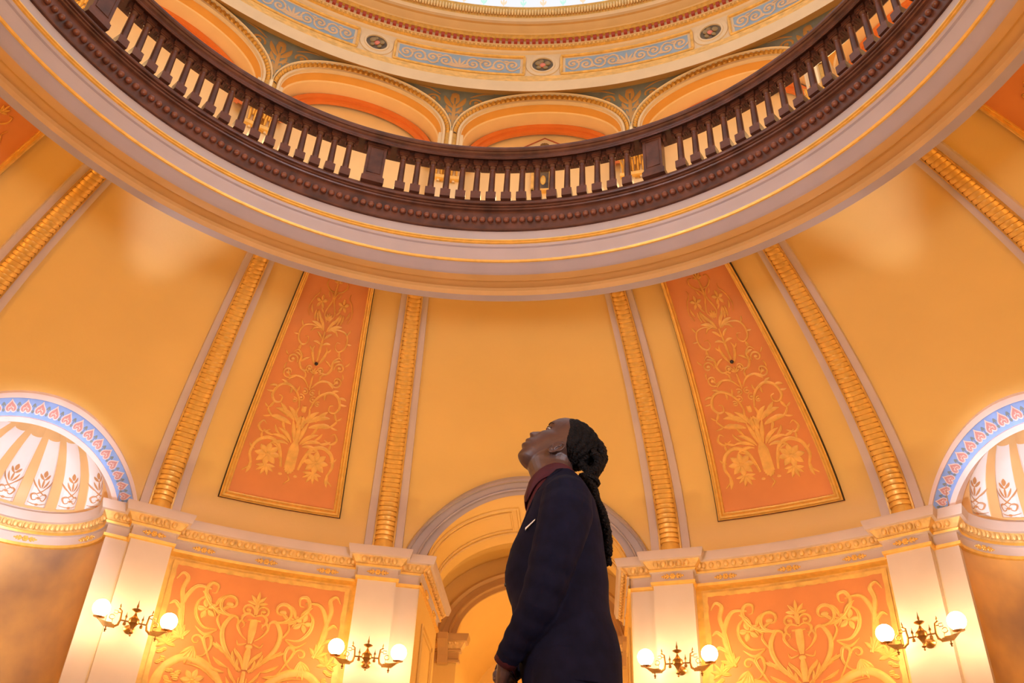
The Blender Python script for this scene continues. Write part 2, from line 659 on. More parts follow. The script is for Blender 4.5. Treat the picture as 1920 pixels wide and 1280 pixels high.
def make_pilaster(az, side, name_label, capl):
    """side: +1 the narrow strip stands at larger azimuth, -1 at smaller"""
    root = thing('pilaster', name_label, 'pilaster', wp(SHR, az, ZF))
    hw = 0.0595
    sw = 0.066 if capl == 'niche' else 0.0775
    y0 = 2.0 * cos(radians(0))

    def fr(a, b, c):
        return plan_pt(az, a, SHR - b) + zz(c)
    mb = MB()
    mb.box(fr, -hw, hw, -0.08, 0, ZF, 1.1405)
    mb.box(fr, -hw - 0.012, hw + 0.012, -0.08, 0.012, ZF, 0.06)
    mb.obj('shaft', PILP, root, smooth=False)
    x0, x1 = (hw, hw + sw) if side > 0 else (-hw - sw, -hw)
    yb = SIDER + 0.004
    mb = MB()
    mb.box(fr, x0, x1, -0.10, SHR - yb, ZF, 1.1405)
    mb.obj('side_strip', PILP, root, smooth=False)
    # mouldings: round the shaft
    xs = [(-hw, 2.075), (-hw, SHR), (hw, SHR), (hw, 2.075)]
    mb = MB()
    sweep_plan(mb, az, xs, CORN, CORN_M)
    c = mb.obj('capital', CORN_MATS, root, angle=25, fix=False)
    mb = MB()
    egg_dart(mb, az, [(-hw, 2.05), (-hw, SHR), (hw, SHR), (hw, 2.05)])
    mb.obj('egg_and_dart', EGG, c, fix=False)
    rosette('rosette', az, 0, SHR - 0.003, 0, -1, c)
    # mouldings of the side strip
    xe = x1 if side > 0 else x0
    # the strip's own return into the niche or passage
    if capl == 'niche':
        if side > 0:
            p = [(hw - 0.003, yb), (xe, yb), (xe, yb + 0.03)]
        else:
            p = [(xe, yb + 0.03), (xe, yb), (-hw + 0.003, yb)]
    else:
        if side > 0:
            p = [(hw - 0.003, yb), (xe, yb), (xe, yb + 0.012)]
        else:
            p = [(xe, yb + 0.012), (xe, yb), (-hw + 0.003, yb)]
    mb = MB()
    sweep_plan(mb, az, p, CORN, CORN_M)
    c2 = mb.obj('side_capital', CORN_MATS, root, angle=25, fix=False)
    mb = MB()
    egg_dart(mb, az, p)
    mb.obj('egg_and_dart', EGG, c2, fix=False)
    return root


PIN, POUT = 13.1, 32.45
make_pilaster(-POUT, -1, 'pale pilaster between the shell niche and the scrollwork wall panel on the left', 'niche')
make_pilaster(-PIN, 1, 'pale pilaster at the left jamb of the central archway', 'arch')
make_pilaster(PIN, -1, 'pale pilaster at the right jamb of the central archway', 'arch')
make_pilaster(POUT, 1, 'pale pilaster between the shell niche and the scrollwork wall panel on the right', 'niche')

# ------------------------------------------------------------------ cornices over the wall panels
RF = 2.038


def wall_cornice(a0, a1, label):
    root = thing('wall_cornice', label, 'cornice', wp(RF, (a0 + a1) / 2, 1.14))
    path = arc_path(RF, a0, a1, 19)
    mb = MB()
    prof = [(-0.022, 1.1385)] + CORN[1:]
    sweep_plan(mb, 0, path, prof, CORN_M)
    mb.obj('moulding', CORN_MATS, root, angle=25, fix=False)
    mb = MB()
    egg_dart(mb, 0, arc_path(RF, a0, a1, 26), step=0.0205)
    mb.obj('egg_and_dart', EGG, root, fix=False)
    n = 3
    for k in range(n):
        a = a0 + (a1 - a0) * (k + 0.5) / n
        rosette('rosette', 0, (RF - 0.003) * sin(radians(a)), (RF - 0.003) * cos(radians(a)), -sin(radians(a)), -cos(radians(a)), root)
    return root


wall_cornice(-30.75, -14.8, 'gilded egg-and-dart cornice with three rosettes over the left scrollwork wall panel')
wall_cornice(14.8, 30.75, 'gilded egg-and-dart cornice with three rosettes over the right scrollwork wall panel')


# ------------------------------------------------------------------ painted wall panels below the cornices
def wall_design():
    d = Design()
    # candelabrum on the centre line (y runs down from the cornice)
    d.fan(0, -9.0, 90, 130, 5, 4.6, 1.5, 25, mid=True)
    d.line([(0, -9), (0, -12.5)], 2.0, (0.9, 0.6), mid=True)
    d.spiral(2.6, -11.2, 2.4, 0.6, 200, -1.2, 1.0)
    d.line([(0, -13), (2.2, -12.2), (3.9, -13.4), (3.6, -15.2), (2.4, -15.2)], 1.2)
    d.line([(0, -14), (0, -22)], 3.0, (1.0, 0.45), mid=True)
    d.line([(-2.2, -14.2), (2.2, -14.2)], 0.9, (0.8, 0.8), mid=True)
    d.line([(1.2, -21), (3.4, -19.2), (4.9, -16.6), (4.0, -14.8), (2.8, -16.2), (3.6, -17.2)], 1.1)
    d.line([(1.0, -22), (3.4, -22.8), (4.2, -21.2)], 0.9)
    d.dot(0, -23, 1.1, mid=True)
    d.line([(0, -23.6), (0, -30.5)], 2.6, (0.6, 0.9), mid=True)
    d.line([(0.6, -30), (2.0, -27), (4.0, -24.8), (4.2, -23.9)], 1.6)
    # heart-shaped fronds either side
    d.line([(1.2, -31), (4.5, -28), (8.2, -23), (9.2, -18), (7.2, -14), (5.2, -14.4), (5.0, -17)], 1.9, (0.6, 0.2))
    d.line([(9.0, -20), (11.5, -16), (11.0, -13.4)], 1.0)
    for k, (x, y, a, l) in enumerate(((3, -29.5, 55, 5), (4.6, -28.2, 40, 6), (5.8, -26.6, 25, 6), (7.0, -25, 8, 5.5), (2.2, -31, 70, 4), (5.2, -30.5, 15, 6), (6, -32, 0, 6))):
        d.leaf(x, y, a, l, 1.5, 30)
    # upper scrolls
    d.spiral(8.4, -9.8, 4.2, 1.0, 250, 1.15, 1.5)
    d.line([(7.4, -13.8), (11.5, -13.2), (15.2, -10.8), (17.0, -7.0), (15.8, -4.2), (13.6, -4.6), (13.8, -7.0), (15.2, -7.4)], 1.7)
    d.leaf(13, -11.8, 100, 5, 1.7, 40)
    d.leaf(14.6, -10.6, 60, 5, 1.6, -40)
    d.leaf(11, -13, 120, 4, 1.5, 50)
    d.line([(15.5, -6.2), (20.0, -6.0), (22.6, -9.6), (23.6, -15.0), (22.0, -20.5), (20.6, -24.0)], 2.0, (0.3, 0.7))
    d.line([(16.2, -8.4), (18.6, -11), (18.4, -15.2), (15.4, -18.8), (11.0, -19.0)], 1.6, (0.3, 0.25))
    d.line([(11.0, -19.2), (14.5, -21.2), (18.0, -19.0)], 1.2)
    d.flower(15.6, -13.0, 3.0, 5)
    d.fan(13.6, -12.5, 200, 80, 4, 3.6, 0.8)
    # acanthus at the outer edge
    d.line([(21.5, -22), (23.0, -14), (24.4, -8.0), (23.6, -4.0), (25.6, -2.6), (27.2, -5.0)], 2.0, (0.6, 0.2))
    d.line([(22.5, -16), (25.5, -12.5), (27.4, -13.5)], 1.6)
    d.line([(22.0, -20), (25.2, -17.6), (27.0, -18.6)], 1.6)
    d.fan(21.4, -23.6, 60, 120, 5, 5.0, 1.8, 20)
    d.fan(25.4, -26, 80, 200, 6, 4.2, 1.7, 20)
    # ribbon bows and bell flowers
    d.line([(10, -31), (12.4, -27), (14.4, -22.6), (12.4, -21.6), (11.8, -25.0), (14.0, -28.2), (17.6, -28.0)], 1.4)
    d.spiral(16.6, -23.4, 2.0, 0.6, 180, -1.0, 1.0, knob=False)
    d.fan(17.0, -25.5, 285, 70, 5, 6.2, 1.8)
    # big lower scrolls
    d.line([(2, -47), (4.2, -40), (8.0, -33.8), (13.5, -30.0), (19.2, -29.4), (24.0, -33.0), (26.4, -39.0), (24.8, -45.0), (20.2, -48.4), (15.0, -46.6)], 3.2, (0.5, 0.4))
    d.line([(8.4, -35), (13.5, -31.8), (18.8, -31.2)], 0.8)
    d.leaf(24, -33.6, -60, 8, 3.2, -40)
    d.leaf(26, -38, 260, 7, 3.0, -60)
    for x, y, r in ((15.0, -36.0, 3.2), (20.0, -41.0, 3.2), (12.4, -43.5, 2.8)):
        d.flower(x, y, r, 7)
    for i in range(14):
        random.seed(100 + i)
        d.dot(21.2 + random.uniform(-1.8, 1.8), -36 + random.uniform(-2.6, 2.6), 0.85)
    for i in range(10):
        random.seed(200 + i)
        d.dot(26.4 + random.uniform(-1.2, 1.2), -29 + random.uniform(-3.2, 2.0), 0.8)
    d.line([(0, -31), (0, -47)], 2.0, (0.7, 1.0), mid=True)
    d.line([(1.2, -33), (1.6, -40), (4.6, -47)], 1.0)
    d.line([(2.2, -34), (3.6, -40), (8.0, -45)], 1.0)
    for y in (-35, -38, -41):
        d.leaf(1.6, y, 40, 6, 1.3, 30)
    # foot: kept short, it runs on below the lamps
    d.fan(0, -52, 90, 150, 7, 6, 2, 20, mid=True)
    d.line([(3, -54), (9, -52), (14, -55), (19, -60), (15, -66), (9, -64), (9, -60)], 2.4)
    d.line([(19, -60), (24, -55), (26.5, -49)], 2.0)
    d.fan(20, -54, 20, 160, 5, 5, 1.6)
    d.line([(0, -53), (0, -70)], 2.6, (0.8, 1.0), mid=True)
    d.flower(6, -70, 4, 6)
    d.flower(18, -72, 4, 6)
    return d


WALLD = wall_design()


def wall_panel(azc, label):
    root = thing('wall_panel', label, 'wall panel', wp(RW, azc, 0.25))
    Rp = RW - 0.004
    half = 7.45
    zt, zb = 1.128, 0.25
    mb = MB()
    mb.grid([[wp(Rp, azc + a, z) for a in lin(-half, half, 16)] for z in (zb, zt)])
    mb.obj('field', TERRA, root, fix=False)
    # brushed yellow border with a ragged inner edge and a gold fillet
    mb = MB()
    random.seed(31)
    Rb = Rp - 0.0008
    n = 60
    mb.grid([[wp(Rb, azc + a, zt - (0.013 + random.uniform(-0.0016, 0.0016)) * (1 - k)) for a in lin(-half, half, n)] for k in (0, 1)])
    for s in (-1, 1):
        mb.grid([[wp(Rb, azc + s * (half - k * (0.42 + random.uniform(-0.05, 0.05))), z) for z in lin(zb, zt, n)] for k in (0, 1)])
    mb.obj('border', BORD, root, fix=False)
    mb = MB()
    sc = 0.01 * 0.97

    def surf(x, y, h):
        return wp(Rp - 0.0005 - h, azc + degrees(x * sc * 0.935 / Rp), zt + (y - 1.2) * sc * 0.93)
    WALLD.build(mb, surf, 0.0045, thin=0.82)
    mb.obj('scrollwork', ORNW, root, fix=False, angle=60)
    return root


wall_panel(-22.75, 'orange wall panel with raised yellow scrollwork under the left cornice')
wall_panel(22.75, 'orange wall panel with raised yellow scrollwork under the right cornice')


# ------------------------------------------------------------------ rope-carved ribs of the dome
def gilded_rib(az, label):
    root = thing('gilded_rib', label, 'rib', wp(2.0, az, 1.24))
    smax = s_of_R(1.13)
    # rose fillets: a flat band a little wider than the rope
    mb = MB()
    ss = lin(0.0, smax, 40)
    rows = []
    for k, h in ((-1.75, 0.0), (-1.7, 0.010), (-1.0, 0.010), (0, 0.011), (1.0, 0.010), (1.7, 0.010), (1.75, 0.0)):
        rows.append([dpt(az + k, s, h) for s in ss])
    mb.grid(rows)
    mb.obj('fillet_band', PINK, root)
    # thin gold stops beside the rope
    mb = MB()
    for sg in (-1, 1):
        rows = []
        for k, h in ((0.80, 0.010), (0.82, 0.015), (0.98, 0.015), (1.0, 0.010)):
            rows.append([dpt(az + sg * k, s, h) for s in ss])
        mb.grid(rows)
    mb.obj('edge_moulding', DGOLD, root, fix=False)
    # the rope: overlapping round scales, plain for a hand's breadth above the cornice
    mb = MB()
    n = 12
    s_plain = 0.05
    rows = []
    hw = 0.90
    pitch = 0.0168

    def ring(s, k, shift):
        R = dome_s(s)[0]
        row = []
        for j in range(n + 1):
            t = pi * j / n
            lag = shift * (sin(t) - 0.4) * 0.009
            row.append(dpt(az - hw * k * cos(t), max(0, min(smax, s + lag)), 0.009 + 0.021 * R / 2.0 * k * sin(t)))
        return row
    rows.append(ring(0.0, 1.0, 0))
    rows.append(ring(s_plain - 0.008, 0.98, 0))
    s = s_plain
    while s < smax - pitch:
        rows.append(ring(s, 0.83, 1))
        rows.append(ring(s + pitch * 0.10, 1.0, 1))
        rows.append(ring(s + pitch * 0.55, 1.01, 1))
        rows.append(ring(s + pitch * 0.92, 0.93, 1))
        s += pitch
    mb.grid(rows)
    mb.obj('rope', GOLD, root, angle=40)
    return root


gilded_rib(-53.0, 'gilded rope-carved rib on the far left, cut off by the picture edge')
gilded_rib(-32.45, 'gilded rope-carved rib rising beside the left shell niche')
gilded_rib(-12.95, 'gilded rope-carved rib rising at the left of the central archway')
gilded_rib(12.85, 'gilded rope-carved rib rising at the right of the central archway')
gilded_rib(32.35, 'gilded rope-carved rib rising beside the right shell niche')
gilded_rib(52.6, 'gilded rope-carved rib on the far right, cut off by the picture edge')


# ------------------------------------------------------------------ the painted ceiling panels between the ribs
def panel_design():
    d = Design()
    # bell at the foot, x about -16..16, y 0..88 upwards
    d.line([(0, 19), (0, 8)], 5.0, (0.35, 1.0), mid=True)
    d.fan(0, 8.4, 270, 110, 5, 2.6, 2.0, mid=True)
    d.line([(0, 5.6), (0.8, 4.0), (0, 3.0), (-0.8, 2.0)], 0.8, mid=True)
    d.dot(2.6, 5.6, 0.7)
    # big flower roundels
    d.flower(8.6, 12.0, 3.9, 8)
    d.line([(3.0, 8.2), (4.4, 13.6), (6.4, 17.0), (10.0, 18.2), (13.4, 16.0), (14.6, 11.4), (13.2, 7.0), (15.4, 4.2)], 2.0, (0.6, 0.3))
    d.line([(4.2, 11.0), (5.2, 15.0), (8.8, 16.6)], 1.4)
    d.fan(8.2, 8.2, 265, 130, 6, 4.6, 1.7, 30)
    d.leaf(13.6, 8.4, 255, 5.0, 1.8, 40)
    # acanthus bush
    for x, y, a, l, w, c in ((0.8, 18.5, 80, 9, 2.2, -10), (1.6, 18, 62, 8, 2.2, -50), (2.4, 18, 40, 7.5, 2.0, -60), (2.6, 17.2, 20, 7, 1.9, -70), (1.2, 26, 70, 8, 2.6, -40), (2.6, 27, 45, 9, 3.0, -50), (3.4, 25.2, 25, 8.4, 2.8, -30), (5.4, 28, 60, 6.4, 2.4, -20), (6.4, 26.6, 20, 5.4, 2.2, -40), (1.0, 24, 95, 5, 2.2, 0)):
        d.leaf(x, y, a, l, w, c)
    d.line([(0, 18), (0, 26)], 2.4, (0.8, 0.5), mid=True)
    d.line([(9, 26.0), (11.5, 27.2), (13.4, 29.6), (12.4, 31.0)], 1.2)
    d.line([(10, 21.5), (12.8, 20.2), (14.6, 22.0), (13.6, 24.4), (12.0, 23.4)], 1.3)
    d.leaf(8.6, 19.6, 0, 4.4, 1.6, 50)
    d.line([(0, 29), (1.8, 27.4), (2.6, 29.8), (2.0, 33)], 1.8, (0.8, 0.4))
    d.line([(0, 31), (0, 33.6)], 2.6, (0.8, 0.8), mid=True)
    # big S-scrolls half-way up
    d.line([(2.2, 33), (3.2, 36.4), (5.6, 39.4), (9.2, 41.0), (12.4, 39.4), (13.6, 35.6), (12.0, 33.0), (9.8, 33.2), (9.6, 35.4), (11.0, 36.0)], 1.6, (0.6, 0.3))
    d.leaf(12.4, 39.2, 20, 3.6, 1.5, -60)
    d.leaf(9, 41, 40, 3.4, 1.4, -40)
    d.leaf(12.0, 33.2, 280, 4.0, 1.5, 30)
    for x, y, r in ((2.4, 36.6, 1.6), (1.6, 39.4, 1.5), (4.6, 35.2, 1.2)):
        d.spiral(x, y, r, 0.4, 60, 1.1, 0.7)
    d.line([(0.6, 41.4), (3.4, 44.6), (7.0, 45.2), (10.2, 43.8)], 1.3)
    d.leaf(6.4, 45.2, -20, 4.0, 1.5, -40)
    d.spiral(10.4, 46.0, 2.6, 0.6, 240, 1.1, 1.0)
    d.spiral(10.6, 51.6, 2.6, 0.6, 200, -1.15, 1.0)
    d.line([(2.2, 48.6), (5.2, 48.2), (7.0, 50.6), (7.2, 54.0), (9.4, 56.0), (11.2, 54.6)], 1.5)
    d.leaf(6.8, 51.4, 130, 4.2, 1.3, 30)
    d.leaf(7.0, 53.4, 40, 3.6, 1.3, -40)
    d.spiral(2.2, 49.4, 1.8, 0.4, 270, 1.1, 0.9)
    d.fan(0, 47.4, 90, 120, 5, 2.8, 1.0, mid=True)
    d.line([(0, 40.6), (0, 47.0)], 1.2, (0.6, 0.6), mid=True)
    d.line([(0.4, 51.0), (2.0, 53.6), (3.2, 57.4), (2.6, 59.6)], 1.6)
    # upper spray
    d.line([(0, 53), (0, 66)], 1.5, (0.7, 0.6), mid=True)
    for x, y, a, l, w, c in ((0.4, 60, 40, 4, 1.4, -60), (0.6, 62.5, 60, 4.2, 1.5, -40), (0.8, 66, 70, 6.4, 2.0, -20), (1.2, 66.4, 40, 7.0, 2.0, -40), (1.0, 67, 15, 5, 1.5, -60), (2.4, 69, 50, 6.4, 1.8, 20), (4.6, 69.4, 60, 5.2, 1.6, 30), (6.4, 69.8, 70, 4.6, 1.5, 30)):
        d.leaf(x, y, a, l, w, c)
    d.line([(1.4, 66), (5.2, 67.6), (9.6, 67.0), (11.4, 64.4), (11.0, 60.6), (8.6, 58.6), (6.6, 59.8), (6.8, 62.2), (8.6, 62.2)], 1.1)
    d.leaf(8.8, 58.8, 290, 2.6, 1.1)
    d.line([(0.6, 70), (2.4, 73.2), (1.6, 76.4), (0.4, 79.6), (1.6, 82.4), (4.2, 83.6)], 1.1)
    d.flower(5.8, 78.0, 2.7, 5, a0=18)
    d.line([(9.6, 71), (11.2, 74.6), (10.0, 79.0), (8.2, 81.4), (8.6, 83.6)], 0.7)
    d.line([(0, 80), (0, 87)], 1.5, (0.5, 0.5), mid=True)
    d.line([(0.4, 83), (3.2, 83.4), (5.6, 85.6), (5.2, 87.8), (3.4, 87.8)], 0.9)
    d.fan(0, 87.0, 90, 130, 5, 3.6, 1.4, 20, mid=True)
    d.fan(0, 70.6, 90, 100, 5, 3.6, 1.3, mid=True)
    # small side leaves and tendrils
    for x, y, a, l, w, c in ((13.4, 13, 20, 3.0, 1.2, 40), (12.0, 17.4, 60, 3.0, 1.2, 40), (6.2, 20.4, 30, 4.6, 1.4, 50), (4.8, 22.4, 50, 5.0, 1.5, 40), (11.2, 27.2, 330, 3.4, 1.1, 30), (13.2, 30.0, 20, 2.6, 1.0, 40), (4.8, 38.6, 120, 3.0, 1.1, -40), (7.2, 40.4, 250, 3.2, 1.2, 40), (13.2, 37.2, 330, 3.2, 1.2, 50), (3.2, 44.6, 100, 3.2, 1.1, -40), (9.2, 44.6, 40, 3.0, 1.1, 40), (12.6, 46.8, 80, 3.0, 1.0, 40), (5.4, 48.4, 200, 2.8, 1.0, 40), (12.8, 53.0, 30, 2.6, 1.0, 40), (9.0, 56.0, 100, 3.0, 1.1, -30), (2.8, 57.0, 20, 3.0, 1.1, 50), (5.0, 67.4, 290, 3.0, 1.0, 30), (10.6, 66.2, 40, 3.0, 1.1, 40), (11.4, 62.6, 340, 2.4, 0.9, 40), (3.2, 73.6, 40, 3.2, 1.1, 30), (8.4, 72.6, 50, 4.0, 1.2, 40), (2.0, 80.4, 40, 3.0, 1.0, 40)):
        d.leaf(x, y, a, l, w, c)
    return d


PAND = panel_design()
SP0 = s_of_z(1.349)
SP1 = s_of_R(1.16)


def ceiling_panel(azc, label, full=True):
    root = thing('ceiling_panel', label, 'ceiling panel', wp(2.03, azc, 1.345))

    def hwid(s):
        t = (s - SP0) / (SP1 - SP0)
        return 5.45 - 1.15 * max(0, t) ** 1.2
    ss = lin(SP0, SP1, 40)
    mb = MB()
    mb.grid([[dpt(azc + hwid(s) * k, s, 0.004) for k in (-1, -0.5, 0, 0.5, 1)] for s in ss])
    mb.obj('field', TERRA, root, fix=False)
    mb = MB()
    prof = [(1.005, 0.002, 1), (0.985, 0.010, 1), (0.965, 0.011, 0), (0.945, 0.018, 0), (0.915, 0.018, 0), (0.895, 0.010, 0), (0.88, 0.0105, 0), (0.868, 0.010, 0), (0.86, 0.004, 0)]
    wb = 0.0  # the foot of the frame is as wide in metres as its sides
    for sg in (-1, 1):
        rows = []
        for k, h, _ in prof:
            d_in = (1.005 - k) * hwid(SP0) * pi / 180 * 2.04
            rows.append([dpt(azc + sg * (hwid(s) - (1.0 - k) * 5.2), s, h) for s in lin(SP0 + d_in, SP1, 40)])
        mb.grid(rows, lambda i, j: 1 if i == 0 else 0)
    rows = []
    for k, h, _ in prof:
        d_in = (1.005 - k) * hwid(SP0) * pi / 180 * 2.04
        a = hwid(SP0) - (1.0 - k) * 5.2
        rows.append([dpt(azc + x * a, SP0 + d_in, h) for x in lin(-1, 1, 14)])
    mb.grid(rows, lambda i, j: 1 if i == 0 else 0)
    mb.obj('frame', [GOLD, BLACKP], root, angle=30, fix=False)
    mb = MB()
    L = (s_of_R(1.262) - SP0)

    def surf(x, y, h):
        s = SP0 + 0.055 + (y + 1.0) / 92.0 * (L - 0.06)
        return dpt(azc + x / 16.0 * (hwid(s) - 0.75) * 0.93, s, 0.0045 + h)
    PAND.build(mb, surf, 0.0035, thin=0.74)
    mb.obj('scrollwork', ORN, root, fix=False, angle=60)
    mb = MB()
    c = surf(0, 52.0, 0.003)
    mb.sphere(c, 0.022, 6)
    mb.obj('hook', BLACKP, root, fix=False)
    return root


ceiling_panel(-22.6, 'tall orange ceiling panel with gilt frame and scrollwork, between the ribs left of the man')
ceiling_panel(22.7, 'tall orange ceiling panel with gilt frame and scrollwork, between the ribs right of the man')
ceiling_panel(-64.1, 'corner of a gilt-framed orange ceiling panel at the left picture edge')
ceiling_panel(63.7, 'corner of a gilt-framed orange ceiling panel at the right picture edge')


# ------------------------------------------------------------------ shell niches
def shell_niche(az, side_label, label_m):
    cx, cy, rn = 0.0, 2.035, 0.262
    # the curved wall with its painted cloud mural
    root = thing('niche_mural', label_m, 'mural', plan_pt(az, 0, cy + rn) + zz(ZF))
    mb = MB()
    angs = lin(-90, 90, 25)
    mb.grid([[plan_pt(az, cx + rn * sin(radians(a)), cy + rn * cos(radians(a))) + zz(z) for a in angs] for z in lin(ZF, 1.145, 6)])
    mb.obj('painted_wall', MURAL, root, fix=False)
    # cornice running round the niche
    root = thing('niche_cornice', 'gilded egg-and-dart cornice curving round the inside of the ' + side_label + ' shell niche', 'cornice', plan_pt(az, 0, cy + rn) + zz(1.14))
    p = [(cx + rn * sin(radians(a)), cy + rn * cos(radians(a))) for a in lin(-88, 88, 25)]
    p = [(-rn, cy - 0.01)] + p + [(rn, cy - 0.01)]
    mb = MB()
    sweep_plan(mb, az, p, CORN, CORN_M)
    mb.obj('moulding', CORN_MATS, root, angle=25, fix=False)
    mb = MB()
    egg_dart(mb, az, p, step=0.022)
    mb.obj('egg_and_dart', EGG, root, fix=False)
    for a in (-66, -22, 22, 66):
        rosette('rosette', az, cx + (rn - 0.003) * sin(radians(a)), cy + (rn - 0.003) * cos(radians(a)), -sin(radians(a)), -cos(radians(a)), root)
    # the half dome: flutes running up to a hub at the crown of the opening
    root = thing('shell_niche', 'fluted half-dome niche head with stencilled white flutes, on the ' + side_label, 'niche', plan_pt(az, 0, cy + rn) + zz(1.25))
    hubx, huby, hubz = 0.0, 1.965, 1.452
    tb = 1.262

    def sh(phi, t, dep=0.0):
        """phi azimuth in the niche, t 0 at the foot .. 90 at the hub"""
        r = (rn + dep) * cos(radians(t))
        x = r * sin(radians(phi))
        y = cy + r * cos(radians(phi)) + (huby - cy) * sin(radians(t)) ** 1.5
        z = tb + (hubz - tb) * sin(radians(t)) ** 0.92
        return plan_pt(az, x, y) + zz(z)
    mb = MB()
    # plain foot band and step
    rows = [[plan_pt(az, (rn + o) * sin(radians(a)), cy + (rn + o) * cos(radians(a))) + zz(z) for a in lin(-92, 92, 40)] for o, z in ((-0.02, 1.2385), (-0.006, 1.2385), (-0.006, 1.257), (0.0, 1.26), (0.0, 1.263))]
    mb.grid(rows)
    mb.obj('foot_band', PINK, root, fix=False)
    phis, depth = [], []
    for k in range(-5, 6):
        c = 20.0 * k
        for q, dp in ((-10, 0.0), (-6.7, 0.0), (-6.3, 0.002), (-5, 0.012), (-2.5, 0.018), (0, 0.020), (2.5, 0.018), (5, 0.012), (6.3, 0.002), (6.7, 0.0)):
            if -92 <= c + q <= 92:
                phis.append(c + q)
                depth.append((dp, abs(q) < 6.4))
    mb = MB()
    ts = [0, 2.0, 2.6, 10, 20, 30, 40, 48, 56, 64, 72, 80]
    rows = []
    for t in ts:
        fade = 0 if t < 2.5 else (1.0 if t < 70 else max(0, (80 - t) / 10))
        rows.append([sh(p, t, d[0] * fade) for p, d in zip(phis, depth)])

    def mi(i, j):
        if 2 <= i and ts[i] < 54 and depth[j][1] and depth[j + 1][1]:  # tan above the white stands in for shade at the flute tops
            return 1
        return 0
    mb.grid(rows, mi)
    hub = [sh(p, 80) for p in phis]
    mb.grid([hub, [sh(p, 89.9) for p in phis]], 0)
    mb.obj('shell', [SHELLT, WHITEP], root, angle=25, fix=False)
    # stencilled sprays at the foot of each white flute
    for k in range(-4, 5):
        d = Design()
        d.line([(-5, 3), (5, 3)], 0.7, (0.6, 0.6), mid=True)
        d.dot(0, 3, 1.0, mid=True)
        d.line([(0.3, 10), (2.6, 12), (4.2, 9.5), (3.0, 6.2), (1.2, 7.4), (1.6, 9)], 0.9)
        d.line([(-2.8, 17), (0.6, 13), (3.4, 10.4)], 0.9, mid=True)
        d.line([(2.8, 17), (-0.6, 13), (-3.4, 10.4)], 0.9, mid=True)
        d.dot(0, 8.6, 1.1, mid=True)
        d.leaf(0.6, 17, 60, 7.4, 1.2, 20)
        d.leaf(1.6, 16, 40, 7.4, 1.2, 30)
        d.leaf(0, 17, 90, 8, 1.2, mid=True)
        d.leaf(0, 26, 90, 5.5, 2.6, mid=True)
        d.leaf(0.4, 24, 50, 5, 1.8, 20)
        mb = MB()

        def surf(x, y, h):
            t = 2.7 + y * 0.95
            p = 20.0 * k + x * 1.12
            dq = abs(x * 1.12)
            dp = 0.020 * max(0.0, 1 - (dq / 6.6) ** 2.2)
            return sh(p, t, dp - 0.0035 - h)
        d.build(mb, surf, 0.0006)
        mb.obj('stencilled_spray', STENC, root, fix=False)
    # the painted band round the opening
    root = thing('arch_band', 'blue arch band with pink heart shapes round the ' + side_label + ' shell niche', 'arch moulding', wp(2.07, az, 1.25))

    def arc(v, psi, h=0.0):
        """v 0 at the inner edge, 1 at the outer"""
        hw = 7.55 + 1.75 * v
        hh = 0.205 + 0.06 * v
        da = hw * cos(radians(psi))
        z = 1.2 + hh * sin(radians(psi))
        R = dome_R(z)
        s = s_of_z(z) if z > 1.25 else 0
        if z <= 1.25:
            return wp(2.07 - h, az + da, z)
        return dpt(az + da, s, h)
    psis = lin(8, 172, 60)
    vs = [(-0.14, -0.035), (-0.14, 0.012), (0.08, 0.016), (0.10, 0.010), (0.80, 0.010), (0.82, 0.016), (1.0, 0.014), (1.02, 0.0)]
    mb = MB()
    mb.grid([[arc(v, p, h) for p in psis] for v, h in vs], lambda i, j: 1 if i == 3 else 0)
    mb.obj('band', [PALE, BLUE], root, angle=25, fix=False)
    d = Design(False)
    mb, mb2, mb3 = MB(), MB(), MB()
    nh = 21
    for k in range(nh):
        psi = 14 + (172 - 20) * k / (nh - 1)

        def surf(x, y, h):
            return arc(0.45 + y * 0.055, psi - x * 0.62, 0.0105 + h)
        hp = [(5 * 0.82 * sin(t) ** 3 * 1.0, (13 * cos(t) - 5 * cos(2 * t) - 2 * cos(3 * t) - cos(4 * t)) / 17 * -4.6) for t in lin(0, 2 * pi, 25)]
        mb.poly([surf(x, y, 0.001) for x, y in hp[:-1]])
        dd = Design(False)
        dd.line([(x * 1.12, y * 1.12) for x, y in hp], 0.9, (1, 1), n=2)
        dd.line([(1.8, -2.6), (2.0, -0.6), (0.6, -0.2), (0, 1.6)], 0.7)
        dd.line([(-1.8, -2.6), (-2.0, -0.6), (-0.6, -0.2), (0, 1.6)], 0.7)
        dd.build(mb2, lambda x, y, h: surf(x, y, 0.0012 + h), 0.001)
        dd = Design(False)
        psi += (172 - 20) / (nh - 1) / 2
        dd.fan(0, 3.5, 270, 60, 3, 4.5, 1.0)
        dd.fan(0, -3.5, 90, 60, 3, 3.5, 1.0)
        dd.build(mb3, lambda x, y, h: surf(x, y, 0.0012 + h), 0.001)
    mb.obj('painted_hearts', HEART, root, fix=False)
    mb2.obj('heart_outlines', PALE, root, fix=False)
    mb3.obj('painted_leaves', TEAL, root, fix=False)


shell_niche(-NAZ, 'left', 'mottled orange cloud mural on the curved wall of the left niche')
shell_niche(NAZ, 'right', 'mottled orange cloud mural on the curved wall of the right niche')

# ------------------------------------------------------------------ the central archway and its passage
root = thing('archivolt', 'moulded rose archivolt round the central archway behind the man', 'arch moulding', wp(2.07, 0, 1.24))


def carc(v, psi, h):
    hw = 9.15 + 1.98 * v
    hh = 0.228 + 0.039 * v
    z = 1.22 + hh * sin(radians(psi))
    da = hw * cos(radians(psi))
    if z <= 1.25:
        return wp(2.07 - h, da, z)
    return dpt(da, s_of_z(z), h)


